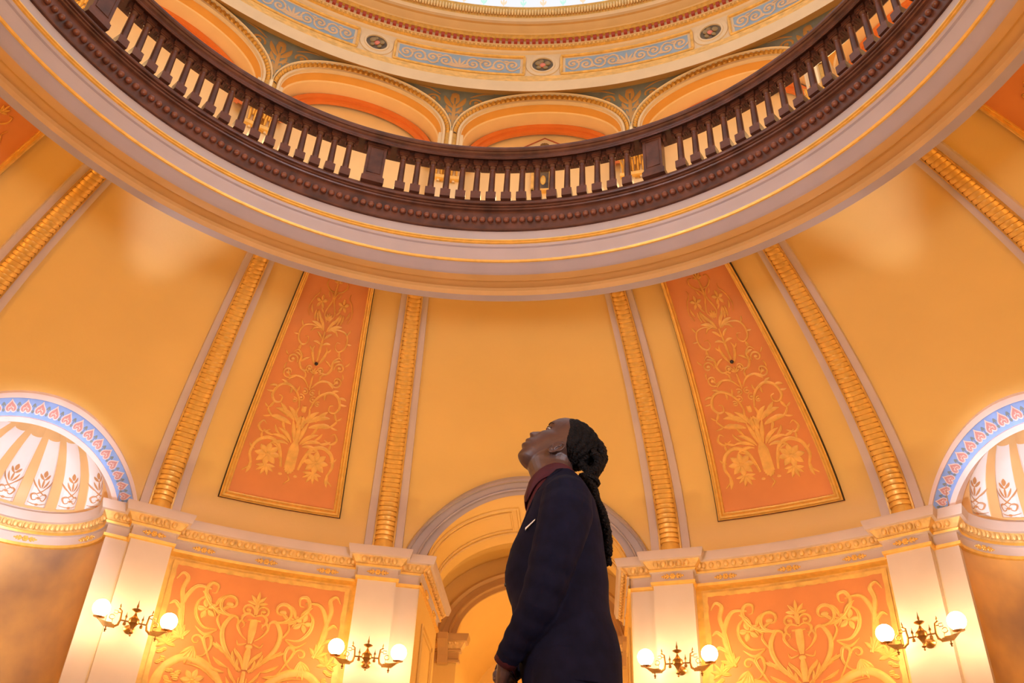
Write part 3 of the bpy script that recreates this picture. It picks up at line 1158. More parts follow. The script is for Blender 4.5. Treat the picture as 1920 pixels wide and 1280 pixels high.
mb = MB()
psis = lin(4, 176, 70)
mb.grid([[carc(v, p, h) for p in psis] for v, h in ((1.0, 0.0), (1.0, 0.020), (0.93, 0.027), (0.84, 0.022), (0.80, 0.014), (0.46, 0.014), (0.44, 0.020), (0.36, 0.022), (0.33, 0.010), (0.0, 0.010), (-0.01, -0.03))])
mb.obj('moulding', RINGP, root, angle=22, fix=False)

XP = 0.3275


def vault(name, y0f, y1, hw, zs, h, n=40, material=PLASTER):
    mb = MB()
    rows = []
    for i in range(n + 1):
        t = pi * i / n
        x, z = -hw * cos(t), zs + h * sin(t)
        ya = y0f(x, z)
        rows.append([Vector((S * x, S * (ya + (y1 - ya) * k / 4), S * z + H0)) for k in range(5)])
    mb.grid(rows)
    return structure(mb.obj(name, material, fix=False))


vault('ceiling_passage', lambda x, z: sqrt(max(0.01, dome_R(max(z, 1.25)) ** 2 - x * x)), 2.32, XP, 1.22, 0.228)
vault('ceiling_crossing', lambda x, z: 2.32, 2.72, 0.43, 1.24, 0.33)
vault('ceiling_hall', lambda x, z: 2.70, 3.42, 0.30, 1.22, 0.215)


def xyz(x, y, z):
    return Vector((S * x, S * y, S * z + H0))


# jambs of the archway, walls of the passage and the hall
for sg, nm in ((-1, 'left'), (1, 'right')):
    mb = MB()
    mb.grid([[xyz(sg * XP, y, z) for y in (2.0, 2.40)] for z in (ZF, 1.225)])
    mb.grid([[xyz(sg * x, 2.40, z) for x in (XP, 0.43)] for z in (ZF, 1.56)])
    mb.grid([[xyz(sg * 0.43, y, z) for y in (2.32, 2.70)] for z in (ZF, 1.25)])
    mb.grid([[xyz(sg * x, y, 1.24) for x in (XP, 0.43)] for y in (2.32, 2.42)])
    mb.grid([[xyz(sg * 0.30, y, z) for y in (2.70, 3.42)] for z in (ZF, 1.22)])
    structure(mb.obj('wall_passage_' + nm, PLASTER, smooth=False, fix=False))
    mb = MB()
    path = [(sg * XP, 1.985), (sg * XP, 2.40), (sg * (XP + 0.10), 2.40)]
    if sg < 0:
        sweep_plan(mb, 0, path[:2] + [(-XP - 0.06, 2.40)], CORN, CORN_M, 1)
    else:
        sweep_plan(mb, 0, path, CORN, CORN_M, -1)
    root = thing('jamb_cornice', 'egg-and-dart cornice receding along the %s jamb of the central archway' % nm, 'cornice', xyz(sg * XP, 2.2, 1.14))
    mb.obj('moulding', CORN_MATS, root, angle=25, fix=False)
    mb = MB()
    egg_dart(mb, 0, [(sg * XP, 2.0), (sg * XP, 2.40)], 1 if sg < 0 else -1)
    mb.obj('egg_and_dart', EGG, root, fix=False)
    for y in (2.12, 2.30):
        rosette('rosette', 0, sg * (XP - 0.003), y, -sg, 0, root)
    # sunk panel of the jamb: a raised moulding drawn round it
    mb = MB()
    for ins in (0.0, 0.02):
        ya, yb2, za, zb2 = 2.10 + ins, 2.33 - ins, 0.1 + ins, 1.06 - ins
        loop = [xyz(sg * (XP - 0.003), y, z) for y, z in ((ya, za), (ya, zb2), (yb2, zb2), (yb2, za))]
        mb.tube(loop, 0.016 if ins == 0 else 0.01, 6, closed=True)
    tag(mb.obj('jamb_panel', PLASTER, fix=False), 'thin raised panel moulding on the %s jamb of the central archway' % nm, 'panel moulding')
# raised mouldings of the passage vault: one sunk panel left and one right of the crown
for sg, nm in ((-1, 'left'), (1, 'right')):
    mb = MB()

    def vp(t, y, o=0.0):
        x, z = sg * XP * cos(t), 1.22 + 0.228 * sin(t)
        return xyz(x * (1 - o * 3), y, z - o)
    for ins, r in ((0.0, 0.022), (0.025, 0.013)):
        t0, t1, ya, yb2 = 0.22 + ins * 3, 1.46 - ins * 3, 2.06 + ins, 2.24 - ins
        loop = [vp(t, ya, 0.002) for t in lin(t0, t1, 14)] + [vp(t, yb2, 0.002) for t in lin(t1, t0, 14)]
        mb.tube(loop, r, 6, closed=True)
    tag(mb.obj('vault_panel', PLASTER, fix=False), 'raised panel moulding on the %s half of the archway vault' % nm, 'panel moulding')

# the second arch across the passage
mb = MB()
n = 40
outer, inner = [], []
for i in range(n + 1):
    t = pi * i / n
    inner.append(xyz(-0.30 * cos(t), 2.70, 1.22 + 0.215 * sin(t)))
    k = max(abs(cos(t)), abs(sin(t)))
    outer.append(xyz(-0.45 * cos(t) / k, 2.70, 1.22 + 0.36 * sin(t) / k))
mb.grid([outer, inner])
for sg in (-1, 1):
    mb.grid([[xyz(sg * x, 2.70, z) for x in (0.30, 0.45)] for z in (ZF, 1.22)])
structure(mb.obj('wall_passage_back', PLASTER, fix=False))
root = thing('inner_archivolt', 'moulded archivolt of the second arch seen through the central archway', 'arch moulding', xyz(0, 2.7, 1.22))
mb = MB()
mb.grid([[xyz(-(0.30 + 0.075 * v) * cos(t), 2.70 - o, 1.22 + (0.215 + 0.066 * v) * sin(t)) for t in lin(0, pi, 50)] for v, o in ((1, 0), (1, 0.02), (0.86, 0.026), (0.75, 0.018), (0.7, 0.012), (0.4, 0.012), (0.37, 0.02), (0.28, 0.02), (0.22, 0.008), (0.0, 0.008), (0, 0))])
mb.obj('moulding', SOFFIT, root, angle=22, fix=False)
for sg, nm in ((-1, 'left'), (1, 'right')):
    root = thing('inner_pilaster', 'pilaster with bracketed capital under the %s foot of the second arch' % nm, 'pilaster', xyz(sg * 0.34, 2.68, ZF))
    fr = lambda a, b, c: xyz(sg * 0.34 + a, 2.70 - b, c)
    mb = MB()
    mb.box(fr, -0.05, 0.05, -0.01, 0.018, ZF, 1.14)
    mb.obj('shaft', PLASTER, root, smooth=False)
    mb = MB()
    sweep_plan(mb, 0, [(sg * 0.34 - 0.055, 2.70), (sg * 0.34 - 0.055, 2.68), (sg * 0.34 + 0.055, 2.68), (sg * 0.34 + 0.055, 2.70)], [(o, z - 0.012) for o, z in CORN], CORN_M)
    cp = mb.obj('capital', [SOFFIT, SOFFIT, EGG], root, angle=25, fix=False)
    mb = MB()
    egg_dart(mb, 0, [(sg * 0.34 - 0.055, 2.68), (sg * 0.34 + 0.055, 2.68)])
    mb.obj('egg_and_dart', EGG, cp, fix=False)
    mb = MB()
    rows = [[fr(a, b, z) for a in (-0.019, 0.019)] for b, z in ((0.02, 1.12), (0.035, 1.125), (0.04, 1.15), (0.052, 1.175), (0.075, 1.20), (0.078, 1.224), (0.02, 1.225))]
    mb.grid(rows)
    for a in (-0.019, 0.019):
        mb.poly([fr(a, b, z) for b, z in ((0.02, 1.12), (0.035, 1.125), (0.04, 1.15), (0.052, 1.175), (0.075, 1.20), (0.078, 1.224), (0.02, 1.225))])
    mb.obj('bracket', SOFFIT, cp, smooth=False)
mb = MB()
mb.grid([[xyz(x, 3.42, z) for x in (-0.32, 0.32)] for z in (ZF, 1.46)])
structure(mb.obj('wall_hall', PLASTER, fix=False))

# ------------------------------------------------------------------ the oculus: moulded ring
RING = [(1.17, 1.76, 0), (1.135, 1.70, 0), (1.128, 1.583, 0), (1.122, 1.575, 0), (1.098, 1.575, 1), (1.095, 1.588, 1), (1.088, 1.592, 1), (1.058, 1.5905, 1), (1.054, 1.587, 1), (1.030, 1.587, 0), (1.022, 1.590, 0), (1.008, 1.600, 0), (1.0015, 1.6035, 2), (0.998, 1.604, 2), (0.9945, 1.608, 0), (0.9925, 1.611, 0), (0.988, 1.629, 0), (0.984, 1.636, 0), (0.979, 1.638, 0), (0.976, 1.644, 2), (0.972, 1.6455, 2), (0.9725, 1.6490, 2), (0.969, 1.6505, 2), (0.970, 1.655, 0), (0.978, 1.658, 0), (0.981, 1.692, 0)]
mb = MB()
A = lin(0, 360, 181)[:-1]
mb.grid([[wp(R, a, z) for a in A] for R, z, _ in RING], lambda i, j: RING[i][2], cu=True)
structure(mb.obj('trim_1', [RINGP, SOFFIT, GOLD], angle=22, fix=False))
mb = MB()
mb.grid([[wp(R, a, z) for a in lin(0, 360, 91)] for R, z in ((1.17, 1.76), (1.16, 1.795), (1.0, 1.80))])
mb.grid([[wp(R, a, z) for a in lin(0, 360, 91)] for R, z in ((1.04, 1.80), (1.5, 1.802), (2.06, 1.802))])
structure(mb.obj('floor_gallery', FLOORM, fix=False))

# ------------------------------------------------------------------ the balustrade round the oculus
bal = thing('balustrade', 'dark mahogany balustrade with turned beads ringing the round ceiling opening', 'balustrade', wp(0.0, 0, 1.69))
A = lin(0, 360, 241)[:-1]
BASE = [(1.02, 1.693), (0.985, 1.692), (0.976, 1.6935), (0.9755, 1.697), (0.980, 1.699), (0.980, 1.702), (0.985, 1.705), (0.987, 1.7075), (0.9875, 1.770), (0.982, 1.772), (0.980, 1.775), (0.976, 1.776), (0.9755, 1.7795), (0.9795, 1.781), (0.9795, 1.784), (0.974, 1.7855), (0.972, 1.788), (0.972, 1.792), (0.977, 1.795), (0.985, 1.809), (1.012, 1.811), (1.025, 1.80), (1.03, 1.77), (1.03, 1.693)]
mb = MB()
mb.grid([[wp(R, a, z) for a in A] for R, z in BASE], cu=True, cv=True)
mb.obj('base_rail', WOOD, bal, angle=28)
RAIL = [(0.985, 1.957), (0.972, 1.956), (0.970, 1.950), (0.966, 1.948), (0.963, 1.951), (0.964, 1.956), (0.968, 1.958), (0.966, 1.961), (0.961, 1.964), (0.959, 1.969), (0.956, 1.970), (0.953, 1.975), (0.953, 1.981), (0.957, 1.986), (0.968, 1.9895), (0.998, 1.992), (1.028, 1.9895), (1.039, 1.985), (1.042, 1.978), (1.036, 1.968), (1.028, 1.958), (1.010, 1.956)]
mb = MB()
mb.grid([[wp(R, a, z) for a in A] for R, z in RAIL], cu=True, cv=True)
mb.obj('handrail', WOOD, bal, angle=28)

RB = 0.990
# one baluster at azimuth 0 of its own frame; copies are turned about the axis
mb = MB()
fr = lambda a, b, c: Vector((S * a, S * (RB - b), S * c + H0))
mb.box(fr, -0.0135, 0.0135, -0.0125, 0.0125, 1.810, 1.8345)
mb.box(fr, -0.0120, 0.0120, -0.0112, 0.0112, 1.8345, 1.8365)


def octo(r, c, n=16):
    return [fr(r * cos(2 * pi * k / n), r * sin(2 * pi * k / n), c) for k in range(n)]


mb.grid([octo(r, c) for r, c in ((0.0100, 1.836), (0.0100, 1.839), (0.0094, 1.841), (0.0090, 1.846), (0.0078, 1.918), (0.0078, 1.921), (0.0090, 1.9225), (0.0090, 1.9245), (0.0078, 1.926), (0.0078, 1.929), (0.0092, 1.932), (0.0105, 1.9365))], cu=True)
mb.box(fr, -0.0115, 0.0115, -0.0112, 0.0112, 1.936, 1.941)
mb.box(fr, -0.0135, 0.0135, -0.0125, 0.0125, 1.941, 1.9575)
# corbel wings and the little arch that joins the next baluster
for sg in (-1, 1):
    for (x0, x1, c0) in ((0.0105, 0.0152, 1.928), (0.0152, 0.0178, 1.9365), (0.0178, 0.0206, 1.9395)):
        mb.box(fr, min(sg * x0, sg * x1), max(sg * x0, sg * x1), -0.006, 0.006, c0, 1.9575)
    mb.box(fr, sg * 0.0175 - 0.0026, sg * 0.0175 + 0.0026, -0.009, 0.009, 1.9325, 1.937)
first = mb.obj('baluster', WOOD, bal, smooth=True, angle=30)
BAZ = []
for post in (0.3, 44.4, -43.9, 88.6, -88.0):
    for i in range(16):
        BAZ.append(post + 2.375 * (i - 7.5))
for k, a in enumerate(BAZ):
    o = first if k == 0 else first.copy()
    if k:
        COL.objects.link(o)
        o.parent = bal
    # mesh is in coordinates of the balustrade's origin on the axis
    o.rotation_euler = (0, 0, -radians(a))
for k, a in enumerate((-21.8, 22.35, -65.9, 66.5, -110, 110.6)):
    mb = MB()
    fr = frame_at(RB, a, 0)
    mb.box(fr, -0.030, 0.030, -0.016, 0.0165, 1.81, 1.828)
    mb.box(fr, -0.0255, 0.0255, -0.014, 0.0135, 1.828, 1.9575)
    mb.box(fr, -0.029, 0.029, -0.016, 0.0160, 1.944, 1.9575)
    mb.box(fr, -0.027, 0.027, -0.015, 0.0148, 1.828, 1.832)
    for x in (-0.0325, 0.0325):
        mb.box(fr, x - 0.0035, x + 0.0035, -0.007, 0.007, 1.93, 1.9575)
    p = mb.obj('newel_post', WOOD, bal, smooth=False)
    mb = MB()
    loop = [fr(x, 0.0137, z) for x, z in ((-0.018, 1.842), (0.018, 1.842), (0.018, 1.937), (-0.018, 1.937))]
    mb.tube(loop, 0.006, 6, closed=True)
    mb.obj('panel_moulding', WOOD, p, fix=False)
# the row of turned beads
mb = MB()
mb.sphere(Vector((0, S * 0.9845, S * 1.738 + H0)), (S * 0.0086, S * 0.0078, S * 0.0090), 8)
bead = mb.obj('bead', WOODB, bal, fix=False)
NB = 100
for k in range(NB):
    o = bead if k == 0 else bead.copy()
    if k:
        COL.objects.link(o)
        o.parent = bal
    o.rotation_euler = (0, 0, -radians((k - (NB - 1) / 2) * 1.215))
mb = MB()
for k in range(12):
    for sg in (-1, 1):
        a = sg * ((NB - 1) / 2 + 1 + k) * 1.215
        mb.sphere(wp(0.9845, a, 1.738), S * 0.0086, 6)
o = mb.obj('bead_row', WOODB, bal, fix=False)
o['kind'] = 'stuff'


# ------------------------------------------------------------------ wall sconces
def wall_sconce(az, label, zc=0.882, R=2.0, light=0.0):
    root = thing('wall_sconce', label, 'wall lamp', wp(R, az, zc))
    U = 1.0 / S
    B = 0.27

    def fr(a, b, c):           # metres
        return frame_at(R, az, zc, 1.0)(a * U * 1.18, b * U, c * U)
    mb = MB()
    mb.lathe(lambda a, b, c: fr(a, c, b), [(0.05, 0.0), (0.05, 0.012), (0.036, 0.02), (0.015, 0.05)], 16)
    mb.tube([fr(0, 0.03, 0), fr(0, B, 0)], 0.012, 8)
    mb.obj('wall_plate', BRASS, root, fix=False)
    mb = MB()
    mb.lathe(fr, [(r * 1.08, 0.002 + h * 1.2) for r, h in [(0.002, -0.13), (0.008, -0.122), (0.009, -0.115), (0.004, -0.108), (0.018, -0.098), (0.020, -0.092), (0.005, -0.086), (0.008, -0.07), (0.016, -0.05), (0.030, -0.025), (0.040, -0.012), (0.044, -0.010), (0.044, 0.028), (0.036, 0.036), (0.022, 0.050), (0.012, 0.068), (0.008, 0.085), (0.012, 0.095), (0.034, 0.106), (0.042, 0.114), (0.034, 0.121), (0.012, 0.125), (0.006, 0.135), (0.010, 0.150), (0.004, 0.175), (0.001, 0.205)]], 20, b=B)
    mb.obj('urn', BRASS, root, angle=50, fix=False)
    for s in (-1, 1):
        f2 = lambda a, b, c: fr(s * a, B + b, c)
        mb = MB()
        mb.tube([f2(0.03, 0, 0.0), f2(0.115, 0, 0.0)], 0.009, 8)
        # little spear and drop beside the urn
        mb.lathe(f2, [(0.004, -0.05), (0.014, -0.045), (0.014, -0.02), (0.006, -0.012), (0.006, 0.03), (0.012, 0.045), (0.004, 0.07), (0.001, 0.10)], 10, a=0.075)
        # upright, stepped down to the level bar
        mb.tube([f2(0.145, 0, 0.115), f2(0.125, 0, 0.10), f2(0.118, 0, 0.0), f2(0.128, 0, -0.055), f2(0.165, 0, -0.085)], [0.007, 0.009, 0.011, 0.013, 0.014], 8)
        rows = [[f2(a, b, c) for a, c in ((0.15, zb), (0.245, zb), (0.305, -0.035), (0.305, -0.030), (0.16, -0.06))] for b, zb in ((-0.012, -0.095), (0.012, -0.095))]
        mb.grid(rows, cu=True)
        mb.poly(rows[0])
        mb.poly(rows[1][::-1])
        arm = mb.obj('arm', BRASS, root, fix=True)
        mb = MB()
        mb.lathe(f2, [(0.004, 0.11), (0.012, 0.118), (0.004, 0.126), (0.009, 0.138), (0.001, 0.175)], 10, a=0.148)
        mb.obj('finial', BRASS, arm, fix=False)
        # square and ring worked into the bracket
        mb = MB()
        mb.tube([f2(0.155, 0, 0.06), f2(0.188, 0, 0.06), f2(0.188, 0, 0.093), f2(0.155, 0, 0.093)], 0.005, 6, closed=True, upv=(0.3, 0.4, 0.86))
        mb.tube([f2(0.125, 0, 0.076), f2(0.155, 0, 0.076)], 0.005, 6)
        mb.tube([f2(0.196 + 0.023 * cos(t), 0, 0.018 + 0.026 * sin(t)) for t in lin(0, 2 * pi, 17)[:-1]], 0.0045, 6, closed=True)
        mb.tube([f2(0.186, 0, -0.008), f2(0.180, 0, -0.045), f2(0.265, 0, -0.05)], 0.005, 6)
        mb.obj('scroll_bracket', BRASS, arm, fix=False)
        mb = MB()
        mb.lathe(f2, [(0.002, -0.155), (0.010, -0.148), (0.004, -0.14), (0.014, -0.125), (0.006, -0.118), (0.006, -0.095)], 10, a=0.222)
        mb.obj('drop', BRASS, arm, fix=False)
        mb = MB()
        mb.lathe(f2, [(0.010, -0.034), (0.012, -0.022), (0.050, -0.014), (0.052, -0.008), (0.014, -0.008)], 14, a=0.305)
        mb.obj('globe_cup', BRASS, arm, fix=False)
        mb = MB()
        mb.sphere(f2(0.305, 0, 0.088), 0.092, 12)
        mb.obj('globe', GLOBE, arm, fix=False)
    return root


wall_sconce(-32.3, 'brass two-globe sconce on the pilaster beside the left niche, leftmost of four')
wall_sconce(-13.1, 'brass two-globe sconce on the pilaster at the left of the archway')
wall_sconce(13.35, 'brass two-globe sconce on the pilaster right behind the man')
wall_sconce(32.6, 'brass two-globe sconce on the pilaster beside the right niche, rightmost of four')

# ------------------------------------------------------------------ the drum above: arcade, entablature, skylight
RD = 2.05
ZS = 3.262           # springing of the arcade


def hood(v, psi, R=RD, azc=0.0, o=0.0):
    """v 1 at the outer edge of the arch mouldings, 0 at the inner edge"""
    hw = 10.0 + 1.24 * v
    hh = 0.236 + 0.057 * v
    return wp(R - o, azc + hw * cos(radians(psi)), ZS + hh * sin(radians(psi)))


def arcade_bay(k, label):
    azc = 22.5 * k
    root = thing('gallery_arch', label, 'arch', wp(RD, azc, 1.80))
    psis = lin(0, 180, 49)
    mb = MB()
    mb.grid([[hood(v, p, azc=azc, o=o) for p in psis] for v, o in ((1.0, 0.0), (1.0, 0.016), (0.96, 0.020), (0.90, 0.016), (0.88, 0.004))])
    for sg in (-1, 1):
        mb.grid([[wp(RD - o, azc + sg * a, z) for z in (3.10, ZS + 0.002)] for a, o in ((11.25, 0.0), (11.25, 0.016), (11.1, 0.02), (10.98, 0.004))])
    mb.obj('hood_moulding', HOOD, root, angle=30, fix=False)
    # leaf-cut gilt band
    mb = MB()
    n = 150
    pp = lin(0, 180, n)
    mb.grid([[hood(v, p, azc=azc, o=o + (0.006 if (j % 3) else -0.002) * (1 if 0 < i < 3 else 0)) for j, p in enumerate(pp)] for i, (v, o) in enumerate(((0.88, 0.002), (0.78, 0.008), (0.55, 0.004), (0.42, 0.0)))])
    for sg in (-1, 1):
        mb.grid([[wp(RD - o, azc + sg * (10.0 + 1.24 * v), z) for z in (2.95, ZS + 0.001)] for v, o in ((0.88, 0.002), (0.78, 0.008), (0.55, 0.004), (0.42, 0.0))])
    mb.obj('leaf_band', DGOLD, root, angle=20, fix=False)
    mb = MB()
    mb.grid([[hood(v, p, azc=azc, o=o) for p in psis] for v, o in ((0.42, 0.0), (0.38, 0.008), (0.16, 0.008), (0.08, -0.004), (0.0, -0.006))])
    for sg in (-1, 1):
        mb.grid([[wp(RD - o, azc + sg * (10.0 + 1.24 * v), z) for z in (2.95, ZS + 0.001)] for v, o in ((0.42, 0.0), (0.38, 0.008), (0.16, 0.008), (0.08, -0.004), (0.0, -0.006))])
    mb.obj('inner_moulding', CREAM, root, angle=30, fix=False)
    # soffit of the recess: an orange strip, then a light one
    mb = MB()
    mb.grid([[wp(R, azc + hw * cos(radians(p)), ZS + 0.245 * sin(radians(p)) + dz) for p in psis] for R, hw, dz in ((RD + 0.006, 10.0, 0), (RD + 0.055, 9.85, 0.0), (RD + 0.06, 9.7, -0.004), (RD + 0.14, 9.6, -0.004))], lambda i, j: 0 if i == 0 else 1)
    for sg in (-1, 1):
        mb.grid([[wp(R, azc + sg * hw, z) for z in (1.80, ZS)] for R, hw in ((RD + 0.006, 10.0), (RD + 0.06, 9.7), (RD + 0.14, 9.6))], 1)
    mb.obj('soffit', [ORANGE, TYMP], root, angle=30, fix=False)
    # the brick-red inner arch and the wall behind it
    mb = MB()
    R2 = RD + 0.135
    mb.grid([[wp(R2 - o, azc + hw * cos(radians(p)), ZS - 0.03 + hh * sin(radians(p))) for p in lin(-8, 188, 55)] for hw, hh, o in ((9.62, 0.276, 0.0), (9.5, 0.271, 0.010), (8.9, 0.250, 0.010), (8.85, 0.248, 0.0), (8.4, 0.226, 0.0), (8.35, 0.224, -0.012))])
    mb.obj('red_arch', REDA, root, angle=25, fix=False)
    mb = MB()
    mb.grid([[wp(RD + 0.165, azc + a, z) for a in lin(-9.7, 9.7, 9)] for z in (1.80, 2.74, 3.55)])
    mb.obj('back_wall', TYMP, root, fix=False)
    mb = MB()
    for z0, z1, o in ((2.66, 2.74, 0.012), (2.96, 2.985, 0.010), (2.985, 3.0, 0.018)):
        mb.grid([[wp(RD + 0.164 - oo, azc + a, z) for a in lin(-9.7, 9.7, 9)] for oo, z in ((0, z0), (o, z0), (o, z1), (0, z1))])
    mb.obj('dado_moulding', BORD, root, angle=20, fix=False)
    return root


for k, lb in ((0, 'gallery arch with red inner arch straight above the rail at picture centre'), (-1, 'gallery arch with red inner arch, first left of the centre one'), (1, 'gallery arch with red inner arch, first right of the centre one'), (-2, 'gallery arch with red inner arch, second left of the centre one'), (2, 'gallery arch with red inner arch half hidden by the rail at top right')):
    arcade_bay(k, lb)

# spandrel wall between the arches
mb = MB()
for k in range(-3, 4):
    azc = 22.5 * k
    psis = lin(0, 180, 49)
    if abs(k) < 3:
        mb.grid([[hood(1.0, p, azc=azc) for p in psis], [wp(RD, azc + 11.25 * max(-1, min(1, 1.0 * cos(radians(p)))), 3.60) for p in psis]])
mb.grid([[wp(RD, a, z) for a in lin(56.25, 303.75, 80)] for z in (1.80, 3.60)], 1)
structure(mb.obj('wall_gallery', [TEAL, CREAM], fix=False))

# piers between the arches, with gilded capitals
for k, lb in ((-2.5, 'gilded capital of the gallery pier at the far left, behind the balusters'), (-1.5, 'gilded capital of the gallery pier left of centre, behind the balusters'), (-0.5, 'gilded capital of the gallery pier below the left foot of the centre arch'), (0.5, 'gilded capital of the gallery pier beside the right newel post'), (1.5, 'gilded capital of the gallery pier at the right, behind the balusters'), (2.5, 'gilded capital of the gallery pier at the far right')):
    a = 22.5 * k
    mb = MB()
    fr = frame_at(RD, a, 0)
    mb.box(fr, -0.055, 0.055, -0.10, 0.0, 1.80, 3.262)
    structure(mb.obj('wall_pier', CREAM, smooth=False))
    root = thing('pier_capital', lb, 'capital', wp(RD, a, 2.86))
    mb = MB()
    mb.box(fr, -0.060, 0.060, 0, 0.035, 3.09, 3.12)
    mb.obj('abacus', BORD, root, smooth=False)
    mb = MB()
    mb.box(fr, -0.056, 0.056, 0, 0.018, 2.962, 2.98)
    mb.obj('astragal', BORD, root, smooth=False)
    mb = MB()
    random.seed(5)
    for row, (z, ln) in enumerate(((2.985, 0.05), (3.01, 0.055), (3.04, 0.06))):
        for i in range(5):
            x = -0.044 + 0.022 * i + (0.011 if row == 1 else 0)
            pts = [fr(x, 0.012 + 0.012 * row, z), fr(x, 0.022 + 0.014 * row, z + ln * 0.55), fr(x * 1.1, 0.034 + 0.014 * row, z + ln * 0.9), fr(x * 1.15, 0.046 + 0.012 * row, z + ln * 0.8)]
            mb.tube(pts, [0.030, 0.042, 0.03, 0.01], 6, flat=0.5)
    for sg in (-1, 1):
        c = fr(sg * 0.05, 0.03, 3.065)
        t = (fr(1, 0, 0) - fr(0, 0, 0)).normalized()
        mb.tube([c + t * (0.085 * (1 - i / 26) * cos(i * 0.5)) + Vector((0, 0, 0.085 * (1 - i / 26) * sin(i * 0.5))) for i in range(24)], 0.026, 6)
    mb.obj('leaves', GOLD, root, fix=False)
    # the painted spray in the spandrel above
    d = Design()
    d.line([(0, -2), (0, 6), (0, 10)], 1.3, (0.5, 0.8), mid=True)
    d.leaf(0.5, 8, 50, 7, 1.8, 30)
    d.leaf(0.3, 10, 70, 6, 1.4, 40)
    d.leaf(0.4, 5, 40, 5, 1.3, 50)
    d.leaf(0.2, 1, 60, 4, 1.0, 30)
    d.dot(0, 15, 1.4, mid=True)
    d.spiral(7.6, 12.0, 2.6, 0.7, 210, -1.2, 0.9)
    d.line([(5, 14.6), (9, 17), (13, 17.4)], 0.8)
    d.spiral(3.4, 5.6, 1.6, 0.5, 210, -1.1, 0.7)
    mb = MB()
    d.build(mb, lambda x, y, h: wp(RD - 0.001 - h, a + degrees(x * 0.0135 / RD), 3.335 + y * 0.0125), 0.002)
    tag(mb.obj('spandrel_spray', SOFFIT, fix=False), 'painted leaf spray in the grey-blue spandrel ' + {-2.5: 'at the far left', -1.5: 'between the two left gallery arches', -0.5: 'left of the centre gallery arch', 0.5: 'right of the centre gallery arch', 1.5: 'right of the arch at top right', 2.5: 'at the far right'}[k], 'painted ornament')

# entablature of the drum
ENT = [(2.06, 3.560, 0), (1.985, 3.545, 0), (1.962, 3.478, 1), (1.955, 3.470, 1), (1.952, 3.535, 1), (1.962, 3.540, 2), (1.962, 3.556, 2), (1.972, 3.560, 2), (1.972, 3.580, 2), (1.982, 3.586, 2), (1.982, 3.612, 1), (1.992, 3.616, 1), (1.998, 3.622, 1), (1.998, 3.790, 1), (1.990, 3.796, 1), (1.986, 3.806, 3), (1.976, 3.812, 3), (1.972, 3.826, 1), (1.968, 3.830, 1), (1.968, 3.852, 3), (1.955, 3.856, 3), (1.948, 3.876, 1), (1.944, 3.882, 1), (1.905, 3.884, 4), (1.896, 3.888, 4), (1.894, 3.904, 1), (1.890, 3.912, 1), (1.886, 3.918, 3), (1.880, 3.950, 3), (1.872, 3.985, 3), (1.885, 3.992, 3)]
mb = MB()
A = lin(0, 360, 181)[:-1]
mb.grid([[wp(R, a, z) for a in A] for R, z, _ in ENT], lambda i, j: ENT[i][2], cu=True)
structure(mb.obj('trim_2', [SOFFIT, CREAM, BORD, DGOLD, SOFFIT], angle=22, fix=False))

root = thing('dentil_course', 'ring of dark red dentils and gilt beads above the medallion frieze', 'dentil course', wp(0, 0, 3.83))
mb = MB()
fr = lambda a, b, c: Vector((S * a, S * (1.969 - b), S * c + H0))
mb.box(fr, -0.0078, 0.0078, -0.002, 0.014, 3.8305, 3.8515)
dn = mb.obj('dentil', ROSE, root, smooth=False)
for k in range(98):
    o = dn if k == 0 else dn.copy()
    if k:
        COL.objects.link(o)
        o.parent = root
    o.rotation_euler = (0, 0, -radians((k - 48.5) * 0.845))
mb = MB()
for k in range(150):
    mb.sphere(wp(1.972, (k - 74.5) * 0.56, 3.816), 0.026, 4)
o = mb.obj('gilt_beads', EGG, root, fix=False)
o['kind'] = 'stuff'
mb = MB()
for k in range(230):
    a = (k - 114.5) * 0.42
    c = wp(1.876, a, 3.95)
    rad = (wp(1, a, 0) - wp(0, a, 0)).normalized()
    mb.sphere(c, (0.024, 0.024, 0.10), 4)
o = mb.obj('leaf_moulding', EGG, root, fix=False)
o['kind'] = 'stuff'

# frieze: medallions over the arches, blue scroll panels between
for k, lb in ((-2, 'round painted medallion in the frieze at the far left'), (-1, 'round painted medallion in the frieze over the left gallery arch'), (0, 'round painted medallion in the frieze over the centre gallery arch'), (1, 'round painted medallion in the frieze over the right gallery arch'), (2, 'round painted medallion in the frieze at the far right')):
    a = 22.5 * k
    fr = frame_at(1.998, a, 3.706)
    root = thing('frieze_medallion', lb, 'medallion', wp(1.998, a, 3.706))
    mb = MB()
    rows = []
    for r, b in ((0.080, 0.0), (0.078, 0.006), (0.060, 0.006), (0.057, 0.010), (0.050, 0.010), (0.048, 0.004)):
        rows.append([fr(r * cos(t), b, r * sin(t)) for t in lin(0, 2 * pi, 41)[:-1]])
    mb.grid(rows, cu=True)
    mb.obj('frame', CREAM, root, angle=25, fix=False)
    mb = MB()
    mb.poly([fr(0.049 * cos(t), 0.004, 0.049 * sin(t)) for t in lin(0, 2 * pi, 33)[:-1]])
    mb.obj('picture', mat('medallion_umber_paint', (0.16, 0.11, 0.05), 0.5, var=0.3, scale=6, col2=(0.05, 0.035, 0.02)), root, fix=False)
    mb = MB()
    for x, z, rr, mi in ((0.0, -0.002, 0.016, 1), (-0.02, 0.012, 0.017, 0), (0.022, 0.010, 0.016, 0), (-0.006, 0.026, 0.012, 0), (0.014, -0.02, 0.012, 0), (-0.018, -0.018, 0.012, 0)):
        mb.sphere(fr(x, 0.006, z), (S * rr, S * rr * 0.35, S * rr), 5, mi)
    mb.obj('painted_fruit', [mat('medallion_olive_paint', (0.30, 0.22, 0.10), 0.5), mat('medallion_pink_paint', (0.70, 0.22, 0.16), 0.5)], root, fix=False)
